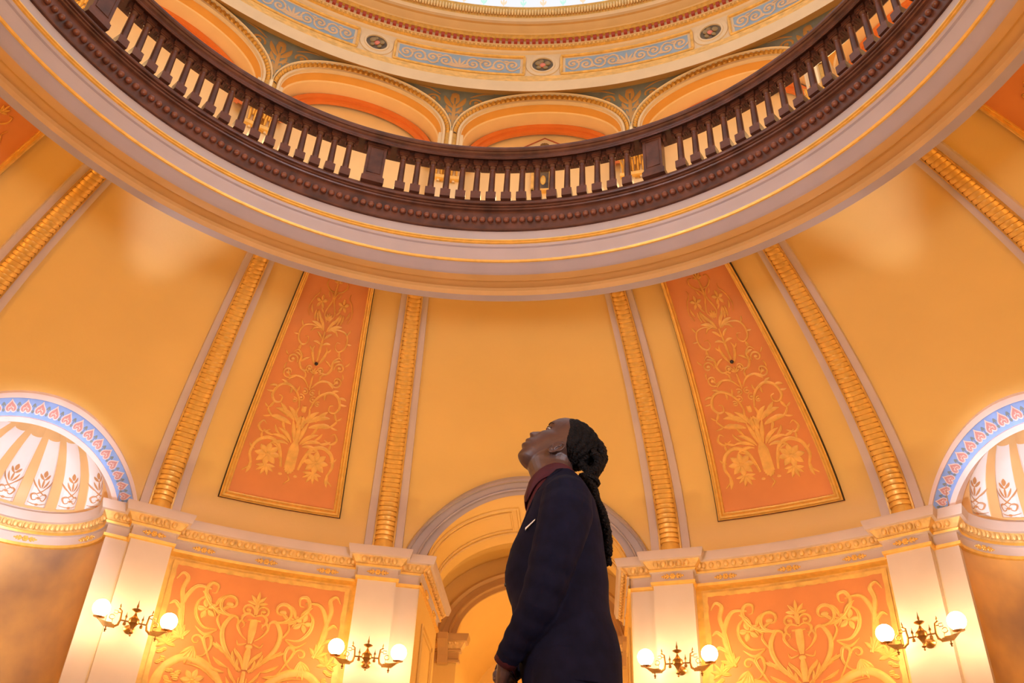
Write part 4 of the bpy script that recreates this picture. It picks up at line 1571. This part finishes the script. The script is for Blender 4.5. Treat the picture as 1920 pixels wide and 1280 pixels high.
for k, lb in ((-2, 'blue scroll panel of the frieze at the far left'), (-1, 'blue scroll panel of the frieze left of the centre medallion'), (0, 'blue scroll panel of the frieze right of the centre medallion'), (1, 'blue scroll panel of the frieze at the far right')):
    ac = 22.5 * k + 11.25
    root = thing('scroll_frieze', lb, 'painted panel', wp(1.998, ac, 3.64))
    mb = MB()
    mb.grid([[wp(1.9972, ac + 8.2 * t, z) for t in lin(-1, 1, 17)] for z in (3.650, 3.752)])
    mb.obj('field', mat('frieze_blue_paint', (0.30, 0.42, 0.56), 0.55, var=0.08), root, fix=False)
    mb = MB()
    half = 8.75
    out, inn = [], []
    for x, z in ((-1, 3.636), (1, 3.636), (1, 3.768), (-1, 3.768), (-1, 3.636)):
        out.append((x * half, z))
    pts = []
    for (x0, z0), (x1, z1) in zip(out[:-1], out[1:]):
        for t in lin(0, 1, 13)[:-1]:
            pts.append(wp(1.994, ac + x0 + (x1 - x0) * t, z0 + (z1 - z0) * t))
    mb.tube(pts, 0.03, 6, closed=True)
    mb.obj('frame', BORD, root, fix=False)
    d = Design()
    d.fan(0, -4, 90, 150, 7, 7.5, 1.4, 20, mid=True)
    for i in range(4):
        x = 7.0 + i * 6.6
        up = 1 if i % 2 else -1
        d.spiral(x, up * 0.6, 3.6, 0.8, 180 + 60 * up, -up * 1.3, 1.2)
        d.line([(x - 3.2, -up * 2.0), (x, -up * 3.6), (x + 3.2, -up * 1.6)], 1.1)
        d.leaf(x + 2.0, -up * 2.6, up * 40, 3.4, 1.2, 30)
        d.leaf(x - 1.8, up * 3.0, 160, 3.0, 1.1, 30)
    mb = MB()
    d.build(mb, lambda x, y, h: wp(1.9965 - h, ac + x * 0.268, 3.701 + y * 0.0098), 0.003)
    mb.obj('scrollwork', mat('frieze_tan_paint', (0.72, 0.52, 0.33), 0.55), root, fix=False)

# daylit stained-glass skylight
sk = bpy.data.materials.new('stained_glass')
sk.use_nodes = True
nt = sk.node_tree
for nd in list(nt.nodes):
    nt.nodes.remove(nd)
out = nt.nodes.new('ShaderNodeOutputMaterial')
em = nt.nodes.new('ShaderNodeEmission')
em.inputs['Strength'].default_value = SKY_L
em.inputs['Color'].default_value = (0.95, 0.96, 1.0, 1)
nt.links.new(em.outputs[0], out.inputs[0])
sk2 = bpy.data.materials.new('stained_glass_teal')
sk2.use_nodes = True
b = sk2.node_tree.nodes['Principled BSDF']
b.inputs['Base Color'].default_value = (0.2, 0.4, 0.36, 1)
b.inputs['Emission Color'].default_value = (0.45, 0.72, 0.66, 1)
b.inputs['Emission Strength'].default_value = 0.9
sk3 = bpy.data.materials.new('stained_glass_amber')
sk3.use_nodes = True
b = sk3.node_tree.nodes['Principled BSDF']
b.inputs['Base Color'].default_value = (0.5, 0.3, 0.2, 1)
b.inputs['Emission Color'].default_value = (0.85, 0.58, 0.42, 1)
b.inputs['Emission Strength'].default_value = 0.9


def sky_pt(az, s, h=0.0):
    t = s * pi / 2
    return wp((1.884 - h) * cos(t), az, 3.99 + (0.75 - h) * sin(t))


mb = MB()
mb.grid([[sky_pt(a, s) for a in lin(0, 360, 73)] for s in lin(0, 0.995, 14)])
win = structure(mb.obj('window_1', sk, fix=False))
d = Design()
d.line([(0, 1), (0, 12)], 1.4, (0.6, 0.5), mid=True)
d.leaf(0, 3, 40, 5, 2.0, 40)
d.fan(0, 8, 90, 140, 5, 4, 1.6, mid=True)
mb, mb2 = MB(), MB()
for i in range(-14, 15):
    (d.build)(mb if i % 2 else mb2, lambda x, y, h: sky_pt(i * 2.9 + x * 0.16, y * 0.006, 0.004 + h), 0.002)
mb.obj('glass_sprays', sk2, win, fix=False)
mb2.obj('glass_lilies', sk3, win, fix=False)

# things on the gallery, seen between the balusters
root = thing('framed_picture', 'gold-framed picture on the gallery wall behind the central balusters', 'picture', wp(RD - 0.005, -0.4, 2.84))
_f0 = frame_at(RD + 0.156, -0.05, 3.155)
fr = lambda p, q, r: _f0(p * 0.74, q, r * 0.66)
mb = MB()
for x0, x1, z0, z1 in ((-0.062, -0.046, -0.11, 0.10), (0.046, 0.062, -0.11, 0.10), (-0.062, 0.062, 0.085, 0.10), (-0.062, 0.062, -0.11, -0.095)):
    mb.box(fr, x0, x1, -0.01, 0.014, z0, z1)
mb.obj('frame', BORD, root, smooth=False)
mb = MB()
mb.box(fr, -0.048, 0.048, -0.01, 0.004, -0.10, 0.09)
mb.obj('canvas', mat('picture_dark_paint', (0.13, 0.09, 0.05), 0.4, var=0.4, scale=5), root, smooth=False)
mb = MB()
mb.sphere(fr(0.01, 0.004, 0.0), (S * 0.013, S * 0.004, S * 0.030), 8)
mb.obj('painted_figure', GOLD, root, fix=False)
# pediment of the door in the centre arch
root = thing('door_pediment', 'cream gable with thin red edge and small crest, peeping over the rail', 'pediment', wp(RD + 0.12, 0.2, 3.16))
fr = frame_at(RD + 0.13, 0.25, 0)
mb = MB()
GZ = 0.118
mb.poly([fr(-0.14, 0, 3.20 + GZ), fr(0.14, 0, 3.20 + GZ), fr(0, 0, 3.282 + GZ)])
mb.box(fr, -0.14, 0.14, -0.034, 0, 3.18 + GZ, 3.20 + GZ)
mb.obj('gable', CREAM, root, smooth=False)
mb = MB()
mb.tube([fr(-0.15, 0.004, 3.195 + GZ), fr(0, 0.004, 3.286 + GZ), fr(0.15, 0.004, 3.195 + GZ)], 0.013, 6)
mb.obj('edge_moulding', mat('pediment_red_paint', (0.36, 0.08, 0.04), 0.5), root, fix=False)
mb = MB()
for i in range(5):
    a = pi * (0.1 + 0.2 * i)
    mb.sphere(fr(0.014 * cos(a), 0.004, 3.238 + GZ + 0.008 * sin(a)), 0.026, 5)
mb.obj('crest', mat('crest_brown_paint', (0.2, 0.12, 0.05), 0.5), root, fix=False)

# ================================================================== the man looking up
PD = 2.75
_pa = radians(-2.2)
PU = Vector((cos(_pa), -sin(_pa), 0))           # the direction behind him (he faces the other way)
PW = Vector((sin(_pa), cos(_pa), 0))            # away from the viewer
PO = Vector((0.7881245, -3.27971587, 0)) + PW * PD
man = thing('person', 'person in a navy suit and burgundy shirt with long braids, head tilted back, looking up', 'person', PO + PU * 0.03)


def pv(u, w, z):
    return PO + PU * u + PW * w + Vector((0, 0, z))


def interp(tab, x):
    if x <= tab[0][0]:
        return tab[0][1:]
    for a, b in zip(tab[:-1], tab[1:]):
        if x <= b[0]:
            t = (x - a[0]) / (b[0] - a[0])
            t = t * t * (3 - 2 * t) * 0.35 + t * 0.65
            return tuple(p + (q - p) * t for p, q in zip(a[1:], b[1:]))
    return tab[-1][1:]


def loft(mb, secs, mi=0):
    mb.grid(secs, mi, cu=True)
    mb.poly(secs[0][::-1], mi)
    mb.poly(secs[-1], mi)


def sup(v, e):
    return math.copysign(abs(v) ** e, v)


def remesh(o, vox, smooth=2):
    md = o.modifiers.new('remesh', 'REMESH')
    md.mode = 'VOXEL'
    md.voxel_size = vox
    md.use_smooth_shade = True
    if smooth:
        ms = o.modifiers.new('smooth', 'SMOOTH')
        ms.factor = 0.5
        ms.iterations = smooth
    return o


# ---- head: s along the head's own up axis from the chin, q towards the face, w sideways (millimetres)
CHIN = (-0.126, 1.618)
HU, HF = (0.68477, 0.72876), (-0.72876, 0.68477)


def hp(s, q, w):
    return pv(CHIN[0] + (HU[0] * s + HF[0] * q) / 1000, w / 1000, CHIN[1] + (HU[1] * s + HF[1] * q) / 1000)


HEAD = [(-8, -26, -62, 14), (-3, -9, -72, 25), (4, 0, -80, 35), (13, 2, -90, 45), (31, 3, -100, 53), (42, 7, -108, 57), (57, 8, -118, 61), (72, 8, -130, 64), (83, 6, -142, 67), (95, 4, -152, 70), (113, 2, -166, 73), (128, -4, -176, 74), (140, -3, -182, 76), (153, 1, -186, 77), (169, 3, -188, 77), (182, 0, -188, 76), (201, -11, -184, 71), (216, -36, -172, 60), (228, -62, -152, 44), (236, -88, -128, 20)]
NOSE = [(72, 0, 14), (77, 6, 15), (83, 13, 16), (90, 25, 14), (101, 27, 11), (113, 18, 8.5), (122, 11, 8), (130, 6, 8), (138, 3, 9), (148, 0, 9)]
LIPS = [(29, 0, 20), (35, 8, 20), (42, 14, 20), (48, 11, 21), (53, 2, 24), (58, 11, 22), (64, 15, 20), (71, 13, 16), (77, 5, 12), (83, 0, 10)]


def g2(x, s):
    return math.exp(-x * x / (2 * s * s))


def head_pt(s, th, grow=0.0):
    qf, qb, hw = interp(HEAD, s)
    qf, qb, hw = qf + grow * 0.6, qb - grow, hw + grow
    qc, a = (qf + qb) / 2, (qf - qb) / 2
    q = qc + a * sup(cos(th), 0.92)
    w = hw * sup(sin(th), 0.95)
    if cos(th) > 0:
        # the face is narrower than the skull behind it
        w *= 1 - 0.10 * cos(th) ** 2
        nb, ns = interp(NOSE, s)
        if 72 <= s <= 148:
            q += nb * g2(w, ns)
        lb, ls = interp(LIPS, s)
        if 31 <= s <= 83:
            q += lb * g2(w, ls)
        for sg in (-1, 1):
            q -= 9 * g2(w - sg * 31, 12) * g2(s - 134, 9)
            q += 3.5 * g2(w - sg * 30, 16) * g2(s - 160, 7)
            q += 4 * g2(w - sg * 44, 14) * g2(s - 108, 12)
            if 80 < s < 104:
                q += 6 * g2(w - sg * 13, 6) * g2(s - 88, 6)
    return s, q, w


body = MB()
ss = [-8, -5, -1] + list(range(4, 233, 5)) + [236]
secs = [[hp(*head_pt(s, 2 * pi * k / 48)) for k in range(48)] for s in ss]
loft(body, secs)
# ears
for sg in (-1, 1):
    def ep(x, y, o):           # x along the ear's long axis, y across it, o outwards
        ax, ay = (0.967, -0.255), (0.255, 0.967)
        return hp(83 + 1.0 * (ax[0] * x + ay[0] * y), -103 + 1.0 * (ax[1] * x + ay[1] * y), sg * (67 + o))
    rim = []
    for k in range(22):
        t = 2 * pi * k / 22
        r = 1.0 - 0.18 * (1 - cos(t - pi)) / 2 * (1 if cos(t) < 0 else 0)
        rim.append(ep(27 * cos(t) * r, 16 * sin(t) * r * (1.0 if cos(t) > -0.2 else 0.75), 11 - 5 * sin(t)))
    body.tube(rim, [0.0040 + 0.0012 * (1 if cos(2 * pi * k / 22) < -0.5 else 0) for k in range(22)], 8, closed=True)
    secs = []
    for o, kx, ky in ((-6, 20, 11), (0, 24, 13), (4, 24, 13), (6, 22, 11)):
        secs.append([ep(kx * cos(2 * pi * k / 18), ky * sin(2 * pi * k / 18), o - 3 * sin(2 * pi * k / 18)) for k in range(18)])
    loft(body, secs)
    body.tube([ep(16, 2, 9), ep(6, 6, 9), ep(-6, 5, 9), ep(-14, 0, 9)], [0.003, 0.0036, 0.0036, 0.003], 6)
    body.sphere(ep(-25, -1, 6), (0.006, 0.005, 0.007), 6)
# neck and trunk
NECK = [(1.640, -0.080, 0.075, 0.060), (1.600, -0.098, 0.068, 0.062), (1.579, -0.092, 0.058, 0.060), (1.545, -0.079, 0.058, 0.062), (1.515, -0.074, 0.064, 0.066), (1.48, -0.070, 0.075, 0.085)]
JACK = [(0.830, -0.076, 0.203, 0.194), (0.880, -0.082, 0.201, 0.190), (0.952, -0.098, 0.201, 0.186), (1.005, -0.108, 0.192, 0.181), (1.054, -0.115, 0.176, 0.176), (1.083, -0.119, 0.170, 0.174), (1.118, -0.124, 0.167, 0.173), (1.141, -0.135, 0.167, 0.174), (1.176, -0.145, 0.168, 0.176), (1.212, -0.145, 0.164, 0.179), (1.273, -0.131, 0.157, 0.184), (1.325, -0.108, 0.152, 0.190), (1.373, -0.090, 0.143, 0.194), (1.415, -0.076, 0.134, 0.193), (1.440, -0.066, 0.124, 0.172), (1.465, -0.055, 0.114, 0.146), (1.490, -0.042, 0.104, 0.116), (1.515, -0.030, 0.090, 0.092), (1.535, -0.016, 0.072, 0.078)]


def sect(tab, z, grow=0.0, n=40, ex=0.85):
    uf, ub, hw = interp(tab, z)
    uf, ub, hw = uf - grow, ub + grow, hw + grow
    uc, a = (uf + ub) / 2, (ub - uf) / 2
    return [pv(uc + a * sup(cos(2 * pi * k / n), ex), hw * sup(sin(2 * pi * k / n), ex), z) for k in range(n)]


tabn = sorted(NECK)
loft(body, [sect(tabn, z, 0, 28, 0.95) for z in lin(1.47, 1.64, 12)])
loft(body, [sect(JACK, z, -0.014) for z in lin(0.885, 1.535, 24)])
# arms inside the sleeves, hands clasped in front
ARML = [((0.034, -0.135, 1.412), 0.062), ((0.036, -0.172, 1.375), 0.076), ((0.034, -0.200, 1.31), 0.081), ((0.022, -0.212, 1.25), 0.076), ((0.002, -0.212, 1.175), 0.070), ((-0.016, -0.206, 1.105), 0.063), ((-0.042, -0.190, 1.035), 0.055), ((-0.073, -0.160, 0.986), 0.047), ((-0.103, -0.122, 0.948), 0.040), ((-0.1235, -0.092, 0.919), 0.036)]
ARMR = [((0.030, 0.135, 1.412), 0.062), ((0.028, 0.172, 1.375), 0.076), ((0.018, 0.200, 1.31), 0.079), ((-0.004, 0.214, 1.25), 0.074), ((-0.030, 0.214, 1.175), 0.067), ((-0.060, 0.205, 1.105), 0.060), ((-0.086, 0.180, 1.035), 0.053), ((-0.108, 0.140, 0.986), 0.046), ((-0.125, 0.096, 0.948), 0.040), ((-0.134, 0.062, 0.920), 0.036)]
for arm in (ARML, ARMR):
    body.tube([pv(*p) for p, r in arm], [r * 0.74 for p, r in arm], 14)


def hand(mb, wrist, knuck, normal, side, curl, scale=1.0):
    """wrist and knuckle centre in (u, w, z); normal: the way the fingers curl; side: towards the thumb"""
    W, K = pv(*wrist), pv(*knuck)
    d = (K - W).normalized()
    def vec(t):
        return PU * t[0] + PW * t[1] + Vector((0, 0, t[2]))
    nn = vec(normal)
    nn = (nn - d * nn.dot(d)).normalized()
    sd = d.cross(nn)
    if sd.dot(vec(side)) < 0:
        sd = -sd
    secs = []
    for t, hwid, th in ((-0.25, 0.027, 0.022), (0.0, 0.032, 0.022), (0.25, 0.038, 0.020), (0.6, 0.042, 0.016), (0.9, 0.043, 0.0135), (1.05, 0.040, 0.011)):
        c = W + (K - W) * t
        secs.append([c + sd * (hwid * cos(2 * pi * k / 18)) + nn * (th * sin(2 * pi * k / 18)) for k in range(18)])
    loft(mb, secs)
    for i, (off, ln, r, drop) in enumerate(((0.031, 0.072, 0.0088, 0.0), (0.0105, 0.080, 0.0090, 0.004), (-0.0105, 0.075, 0.0087, 0.001), (-0.0305, 0.060, 0.0078, -0.007))):
        p = K + sd * off + d * (drop - 0.014)
        pts, rr = [p], [r * 1.12]
        a = radians(8 + 3 * i)
        for seg, (fr_, cv) in enumerate(((0.45, 0.55), (0.30, 1.0), (0.25, 0.8))):
            for h in range(3):
                a += radians(curl * cv) / 3
                p = p + (d * cos(a) + nn * sin(a)) * (ln * fr_ / 3 + (0.014 / 3 if seg == 0 else 0))
                pts.append(p)
                rr.append(r * (1.0 - 0.10 * seg - 0.02 * h + (0.06 if h == 2 and seg < 2 else 0)))
        mb.tube(pts, rr, 10)
        mb.sphere(pts[-1], rr[-1] * 0.98, 6)
    p = W + d * 0.018 + sd * 0.024
    pts = [p, p + sd * 0.016 + d * 0.020 + nn * 0.006, p + sd * 0.024 + d * 0.046 + nn * 0.014, p + sd * 0.022 + d * 0.066 + nn * 0.024]
    mb.tube(pts, [0.014, 0.0125, 0.0105, 0.009], 10)
    mb.sphere(pts[-1], 0.009, 6)


hand(body, (-0.130, -0.078, 0.908), (-0.146, -0.020, 0.850), (0.9, 0.35, -0.3), (-0.2, 0.4, 0.9), 62)
hand(body, (-0.134, 0.056, 0.908), (-0.104, -0.030, 0.866), (-0.55, -0.1, -0.8), (-0.5, 0.1, 0.8), 58)
# legs
LEG = [((0.040, 0.085, 0.93), 0.092), ((0.045, 0.092, 0.80), 0.090), ((0.048, 0.094, 0.62), 0.075), ((0.050, 0.094, 0.48), 0.062), ((0.060, 0.095, 0.34), 0.060), ((0.066, 0.096, 0.18), 0.046), ((0.066, 0.096, 0.06), 0.040)]
for sg in (-1, 1):
    body.tube([pv(p[0], sg * p[1], p[2]) for p, r in LEG], [r for p, r in LEG], 14)
ob = remesh(body.obj('body', SKIN, man), 0.0026, 1)

# eyes, brows
for sg in (-1, 1):
    mb = MB()
    c = hp(134, -20.0, sg * 30.5)
    ax = ((hp(135, 0, 0) - hp(134, 0, 0)).normalized(), PW, (hp(0, 1, 0) - hp(0, 0, 0)).normalized())
    mb.sphere(c, 0.0112, 12, 0, ax)
    e = mb.obj('eye', EYEW, man, fix=False)
    mb = MB()
    g = ax[2] * 0.0045 + ax[0] * 0.002
    mb.sphere(c + ax[2] * 0.0072 + ax[0] * 0.003, (0.006, 0.006, 0.0054), 8, 0, ax)
    mb.obj('iris', EYEB, e, fix=False)
    mb = MB()
    for t0, t1 in ((0.02, math.acos(0.20)), (math.acos(-0.22), pi - 0.02)):
        rows = []
        for t in lin(t0, t1, 9):
            rows.append([c + ax[0] * (0.0126 * cos(t)) + ax[1] * (0.0132 * sin(t) * sin(f)) + ax[2] * (0.0126 * sin(t) * cos(f)) for f in lin(-pi / 2 - 0.3, pi / 2 + 0.3, 21)])
        mb.grid(rows)
    ld = mb.obj('eyelid', SKIN, e, fix=False)
    md = ld.modifiers.new('thick', 'SOLIDIFY')
    md.thickness = 0.0012
    mb = MB()
    mb.tube([c + ax[0] * (0.0132 * 0.20) + ax[1] * (0.0130 * sin(f)) + ax[2] * (0.0130 * cos(f)) for f in lin(-1.3, 1.3, 15)], 0.0010, 6)
    mb.obj('eyelashes', HAIRM, e, fix=False)
    mb = MB()
    mb.tube([hp(153 + 4 * (1 - ((x - 2) / 20) ** 2), head_pt(155, math.asin(max(-0.95, min(0.95, (29 + x) / 76))))[1] + 0.6, sg * (29 + x)) for x in lin(-18, 24, 9)], [0.001, 0.0024, 0.0028, 0.0028, 0.0028, 0.0026, 0.0022, 0.0018, 0.001], 6, flat=0.7)
    mb.obj('eyebrow', HAIRM, man, fix=False)

# hair: close-braided cap, then a bundle of braids tied behind
HL = [(66, -172), (72, -166), (96, -134), (120, -104), (141, -88), (167, -74), (194, -46), (210, -42), (218, -44), (240, -60)]
mb = MB()
rows = []
random.seed(11)
for s in list(range(68, 234, 3)) + [236]:
    ql = interp(HL, s)[0]
    qf, qb, hw = interp(HEAD, s)
    qc, a = (qf + qb) / 2, (qf - qb) / 2
    k = max(-0.98, min(0.995, (ql - qc) / a))
    t0 = math.acos(math.copysign(abs(k) ** (1 / 0.92), k))
    row = []
    for i in range(91):
        th = t0 + (2 * pi - 2 * t0) * i / 90
        edge = min(1, min(i, 90 - i) / 9.0)
        gr = -2 + edge * (6.0 + 5.0 * abs(sin(i * pi / 7.5)) + 1.3 * sin(s * 0.8 + (i // 7) * 1.7))
        if s > 228:
            gr += 2
        row.append(hp(*head_pt(s, th, gr)))
    rows.append(row)
rows.append([hp(240, -105, 0)] * 91)
mb.grid(rows)
mb.obj('hair', HAIRM, man, angle=80)
hair = man.children[-1]


def braid(path, r, name='braid'):
    """two strands twisted round each other along a path of (u, w, z)"""
    P = []
    Q = [path[0]] + list(path) + [path[-1]]
    for i in range(1, len(Q) - 2):
        for k in range(10):
            t = k / 10
            P.append(tuple(0.5 * (2 * Q[i][d] + (Q[i + 1][d] - Q[i - 1][d]) * t + (2 * Q[i - 1][d] - 5 * Q[i][d] + 4 * Q[i + 1][d] - Q[i + 2][d]) * t * t + (3 * Q[i][d] - Q[i - 1][d] - 3 * Q[i + 1][d] + Q[i + 2][d]) * t ** 3) for d in range(3)))
    P.append(path[-1])
    V = [pv(*p) for p in P]
    mb = MB()
    acc = 0.0
    st = [[], [], []]
    for i, p in enumerate(V):
        if i:
            acc += (V[i] - V[i - 1]).length
        tg = (V[min(i + 1, len(V) - 1)] - V[max(0, i - 1)]).normalized()
        s = tg.cross(PW)
        s.normalize()
        ph = acc / 0.030 * 2 * pi
        for k in range(3):
            st[k].append(p + s * (r * 0.55 * cos(ph + k * 2.094)) + PW * (r * 0.55 * sin(ph + k * 2.094)))
    for k in range(3):
        mb.tube(st[k], [r * 0.62 * min(1, 0.5 + (len(V) - i) / 10) for i in range(len(V))], 7)
    return mb.obj(name, HAIRM, hair, fix=False)


def hq(s, q):
    return CHIN[0] + (HU[0] * s + HF[0] * q) / 1000, CHIN[1] + (HU[1] * s + HF[1] * q) / 1000


random.seed(3)
for i, (s0, q0, w0, bulge, tip, wt) in enumerate(((228, -85, 0.012, 14, 1.25, 0.012), (226, -120, -0.018, 10, 1.27, -0.012), (222, -110, 0.03, 8, 1.30, 0.02), (205, -165, -0.035, 9, 1.33, -0.02), (200, -175, 0.0, 10, 1.28, 0.0), (190, -170, 0.04, 4, 1.31, 0.024), (165, -182, -0.045, 6, 1.35, -0.026), (140, -182, 0.03, 3, 1.37, 0.01), (118, -176, -0.025, 5, 1.40, -0.006), (150, -186, 0.0, 8, 1.30, 0.004))):
    a = hq(s0, q0)
    b = hq(min(s0, 214) - 4, min(q0, -172) - 6 - bulge)
    c = hq(min(s0, 178), -202 - bulge)
    d_ = hq(140, -222 - bulge * 0.4)
    t = (0.112 + 0.010 * ((i % 3) - 1), 1.537)
    path = [(a[0], w0, a[1])]
    if s0 > 195:
        path.append((b[0], w0 * 1.0, b[1]))
    path += [(c[0], w0 * 0.8, c[1]), (d_[0], w0 * 0.5, d_[1]), (t[0], wt * 0.8, t[1])]
    for z, u in ((1.49, 0.120), (1.45, 0.131), (1.41, 0.150), (1.34, 0.162), (1.29, 0.165), (1.245, 0.167)):
        if z > tip + 0.02:
            path.append((u + 0.006 * sin(i * 2.1 + z * 9), wt * (1 + 0.5 * sin(i + z * 20)), z))
    path.append((interp([(1.245, 0.168), (1.30, 0.165), (1.34, 0.163), (1.41, 0.152), (1.45, 0.134)], tip)[0] + 0.003, wt, tip))
    braid(path, 0.0125)
mb = MB()
mb.tube([pv(0.112 + 0.029 * cos(t), 0.030 * sin(t), 1.535 - 0.012 * cos(t)) for t in lin(0, 2 * pi, 17)[:-1]], 0.008, 6, closed=True)
mb.obj('hair_tie', HAIRM, hair, fix=False)
# a small tuft at the hairline
mb = MB()
for i in range(5):
    a = hq(222 + 3 * i, -50 - 4 * i)
    b = hq(238 + 2 * i, -50 - 3 * i + (i % 2) * 5)
    mb.tube([pv(a[0], -0.012 + 0.006 * i, a[1]), pv((a[0] + b[0]) / 2, -0.012 + 0.006 * i, (a[1] + b[1]) / 2), pv(b[0], -0.012 + 0.006 * i, b[1])], [0.006, 0.004, 0.001], 6)
mb.obj('tuft', HAIRM, hair, fix=False)

# shirt: chest under the jacket, standing collar with points, cuffs
mb = MB()
SHIRT = [(1.10, -0.118, 0.14, 0.10), (1.212, -0.135, 0.14, 0.11), (1.273, -0.126, 0.13, 0.11), (1.325, -0.112, 0.12, 0.11), (1.373, -0.0965, 0.11, 0.105), (1.423, -0.0865, 0.10, 0.10), (1.46, -0.082, 0.09, 0.09), (1.50, -0.080, 0.08, 0.08), (1.52, -0.078, 0.066, 0.07)]
loft(mb, [sect(SHIRT, z, 0.0, 36, 0.95) for z in lin(1.11, 1.518, 18)])
shirt = mb.obj('shirt', BURG, man)
mb = MB()
rows = []
for k in range(4):
    row = []
    for i in range(49):
        t = 2 * pi * i / 48
        f = (1 + cos(t)) / 2             # 1 at the throat, 0 at the nape
        top = 1.553 - 0.040 * f ** 2.0 + 0.012 * sin(t) ** 2
        drop = 0.050 + 0.034 * g2(min(t, 2 * pi - t) - 0.42, 0.30) - 0.02 * g2(min(t, 2 * pi - t), 0.16)
        if k == 0:
            r, z = 0.0, top - 0.02
        elif k == 1:
            r, z = 0.004, top
        elif k == 2:
            r, z = 0.009, top - 0.004
        else:
            r, z = 0.014 + 0.006 * f, top - drop
        uc = -0.009
        row.append(pv(uc - (0.068 + r) * cos(t), (0.066 + r) * sin(t), z))
    rows.append(row)
mb.grid(rows)
c = mb.obj('collar', BURG, shirt, fix=False)
md = c.modifiers.new('thick', 'SOLIDIFY')
md.thickness = 0.003
for arm in (ARML, ARMR):
    (p0, r0), (p1, r1) = arm[-2], arm[-1]
    d = Vector(p1) - Vector(p0)
    d.normalize()
    a = Vector(p1) - d * 0.02
    b = Vector(p1) + d * 0.013
    mb = MB()
    mb.tube([pv(*a), pv(*b)], [r1 * 0.88, r1 * 0.88], 18, cap=False)
    cf = mb.obj('cuff', BURG, shirt, fix=False)
    md = cf.modifiers.new('thick', 'SOLIDIFY')
    md.thickness = 0.003

# jacket: trunk and sleeves as one cloth
mb = MB()
loft(mb, [sect(JACK, z, 0.0, 48) for z in lin(0.835, 1.535, 36)])
for arm in (ARML, ARMR):
    P = [pv(*p) for p, r in arm]
    rows = []
    rr = [r for p, r in arm]
    PP, RR = [], []
    for i in range(len(P) - 1):
        for k in range(4):
            t = k / 4
            PP.append(P[i] + (P[i + 1] - P[i]) * t)
            wr = 0.0022 * sin((i * 4 + k) * 1.9) * (1 if i > 3 else 0.3)
            RR.append(rr[i] + (rr[i + 1] - rr[i]) * t + wr)
    PP.append(P[-1])
    RR.append(rr[-1])
    mb.tube(PP, RR, 20)
jk = remesh(mb.obj('jacket', NAVY, man), 0.005, 3)
# lapels and front edges lie on the cloth
for sg in (-1, 1):
    mb = MB()
    rows = []
    for z, w0, w1 in ((1.528, 0.070, 0.084), (1.50, 0.064, 0.098), (1.44, 0.056, 0.112), (1.38, 0.046, 0.118), (1.32, 0.032, 0.104), (1.26, 0.018, 0.072), (1.20, 0.006, 0.03), (1.17, 0.0, 0.01)):
        row = []
        uf, ub, hw = interp(JACK, z)
        uc, a = (uf + ub) / 2, (ub - uf) / 2
        for k in range(6):
            w = w0 + (w1 - w0) * k / 5
            x = min(0.999, (w / hw)) ** (1 / 0.85)
            row.append(pv(uc - (a - 0.001) * (sqrt(1 - x * x)) ** 0.85, sg * (w + 0.001), z))
        rows.append(row)
    mb.grid(rows)
    l = mb.obj('lapel', NAVY, jk, fix=False)
    md = l.modifiers.new('thick', 'SOLIDIFY')
    md.thickness = 0.002
mb = MB()
mb.sphere(pv(-0.138, -0.012, 1.168), (0.009, 0.009, 0.009), 6)
mb.obj('button', SHOEM, jk, fix=False)
mb = MB()
fr = lambda a, b, c: pv(a, b, c)
pts = [(-0.084, -0.150, 1.281), (-0.056, -0.166, 1.305), (-0.056, -0.166, 1.309), (-0.085, -0.150, 1.287)]
mb.grid([[pv(u, w - 0.006, z) for u, w, z in pts], [pv(u, w + 0.006, z) for u, w, z in pts]], cu=True)
mb.poly([pv(u, w - 0.006, z) for u, w, z in pts])
mb.obj('pocket_square', WHITEC, jk, smooth=False)
# trousers, shoes
mb = MB()
loft(mb, [sect([(0.78, -0.065, 0.165, 0.165), (0.90, -0.07, 0.170, 0.165), (0.98, -0.08, 0.15, 0.155)], z, 0, 30) for z in lin(0.80, 0.97, 6)])
for sg in (-1, 1):
    mb.tube([pv(p[0], sg * p[1], p[2]) for p, r in LEG], [max(r + 0.014, 0.070) for p, r in LEG], 18)
remesh(mb.obj('trousers', NAVY, man), 0.008, 3)
for sg in (-1, 1):
    mb = MB()
    secs = []
    for u, hw, h in ((0.125, 0.012, 0.03), (0.115, 0.030, 0.075), (0.07, 0.038, 0.085), (0.01, 0.040, 0.080), (-0.05, 0.045, 0.06), (-0.10, 0.046, 0.048), (-0.14, 0.036, 0.038), (-0.165, 0.012, 0.022)):
        secs.append([pv(u, sg * 0.097 + hw * cos(2 * pi * k / 16), 0.002 + h * (0.5 + 0.5 * sin(2 * pi * k / 16))) for k in range(16)])
    loft(mb, secs)
    mb.obj('shoe', SHOEM, man)


# ------------------------------------------------------------------ what repeats shares a group
_by = {}
for _o in COL.objects:
    if _o.parent is None and 'category' in _o:
        _by.setdefault(_o.name.split('.')[0], []).append(_o)
for _n, _l in _by.items():
    if len(_l) > 1:
        for _o in _l:
            _o['group'] = _n.replace('_', ' ') + 's of the rotunda'
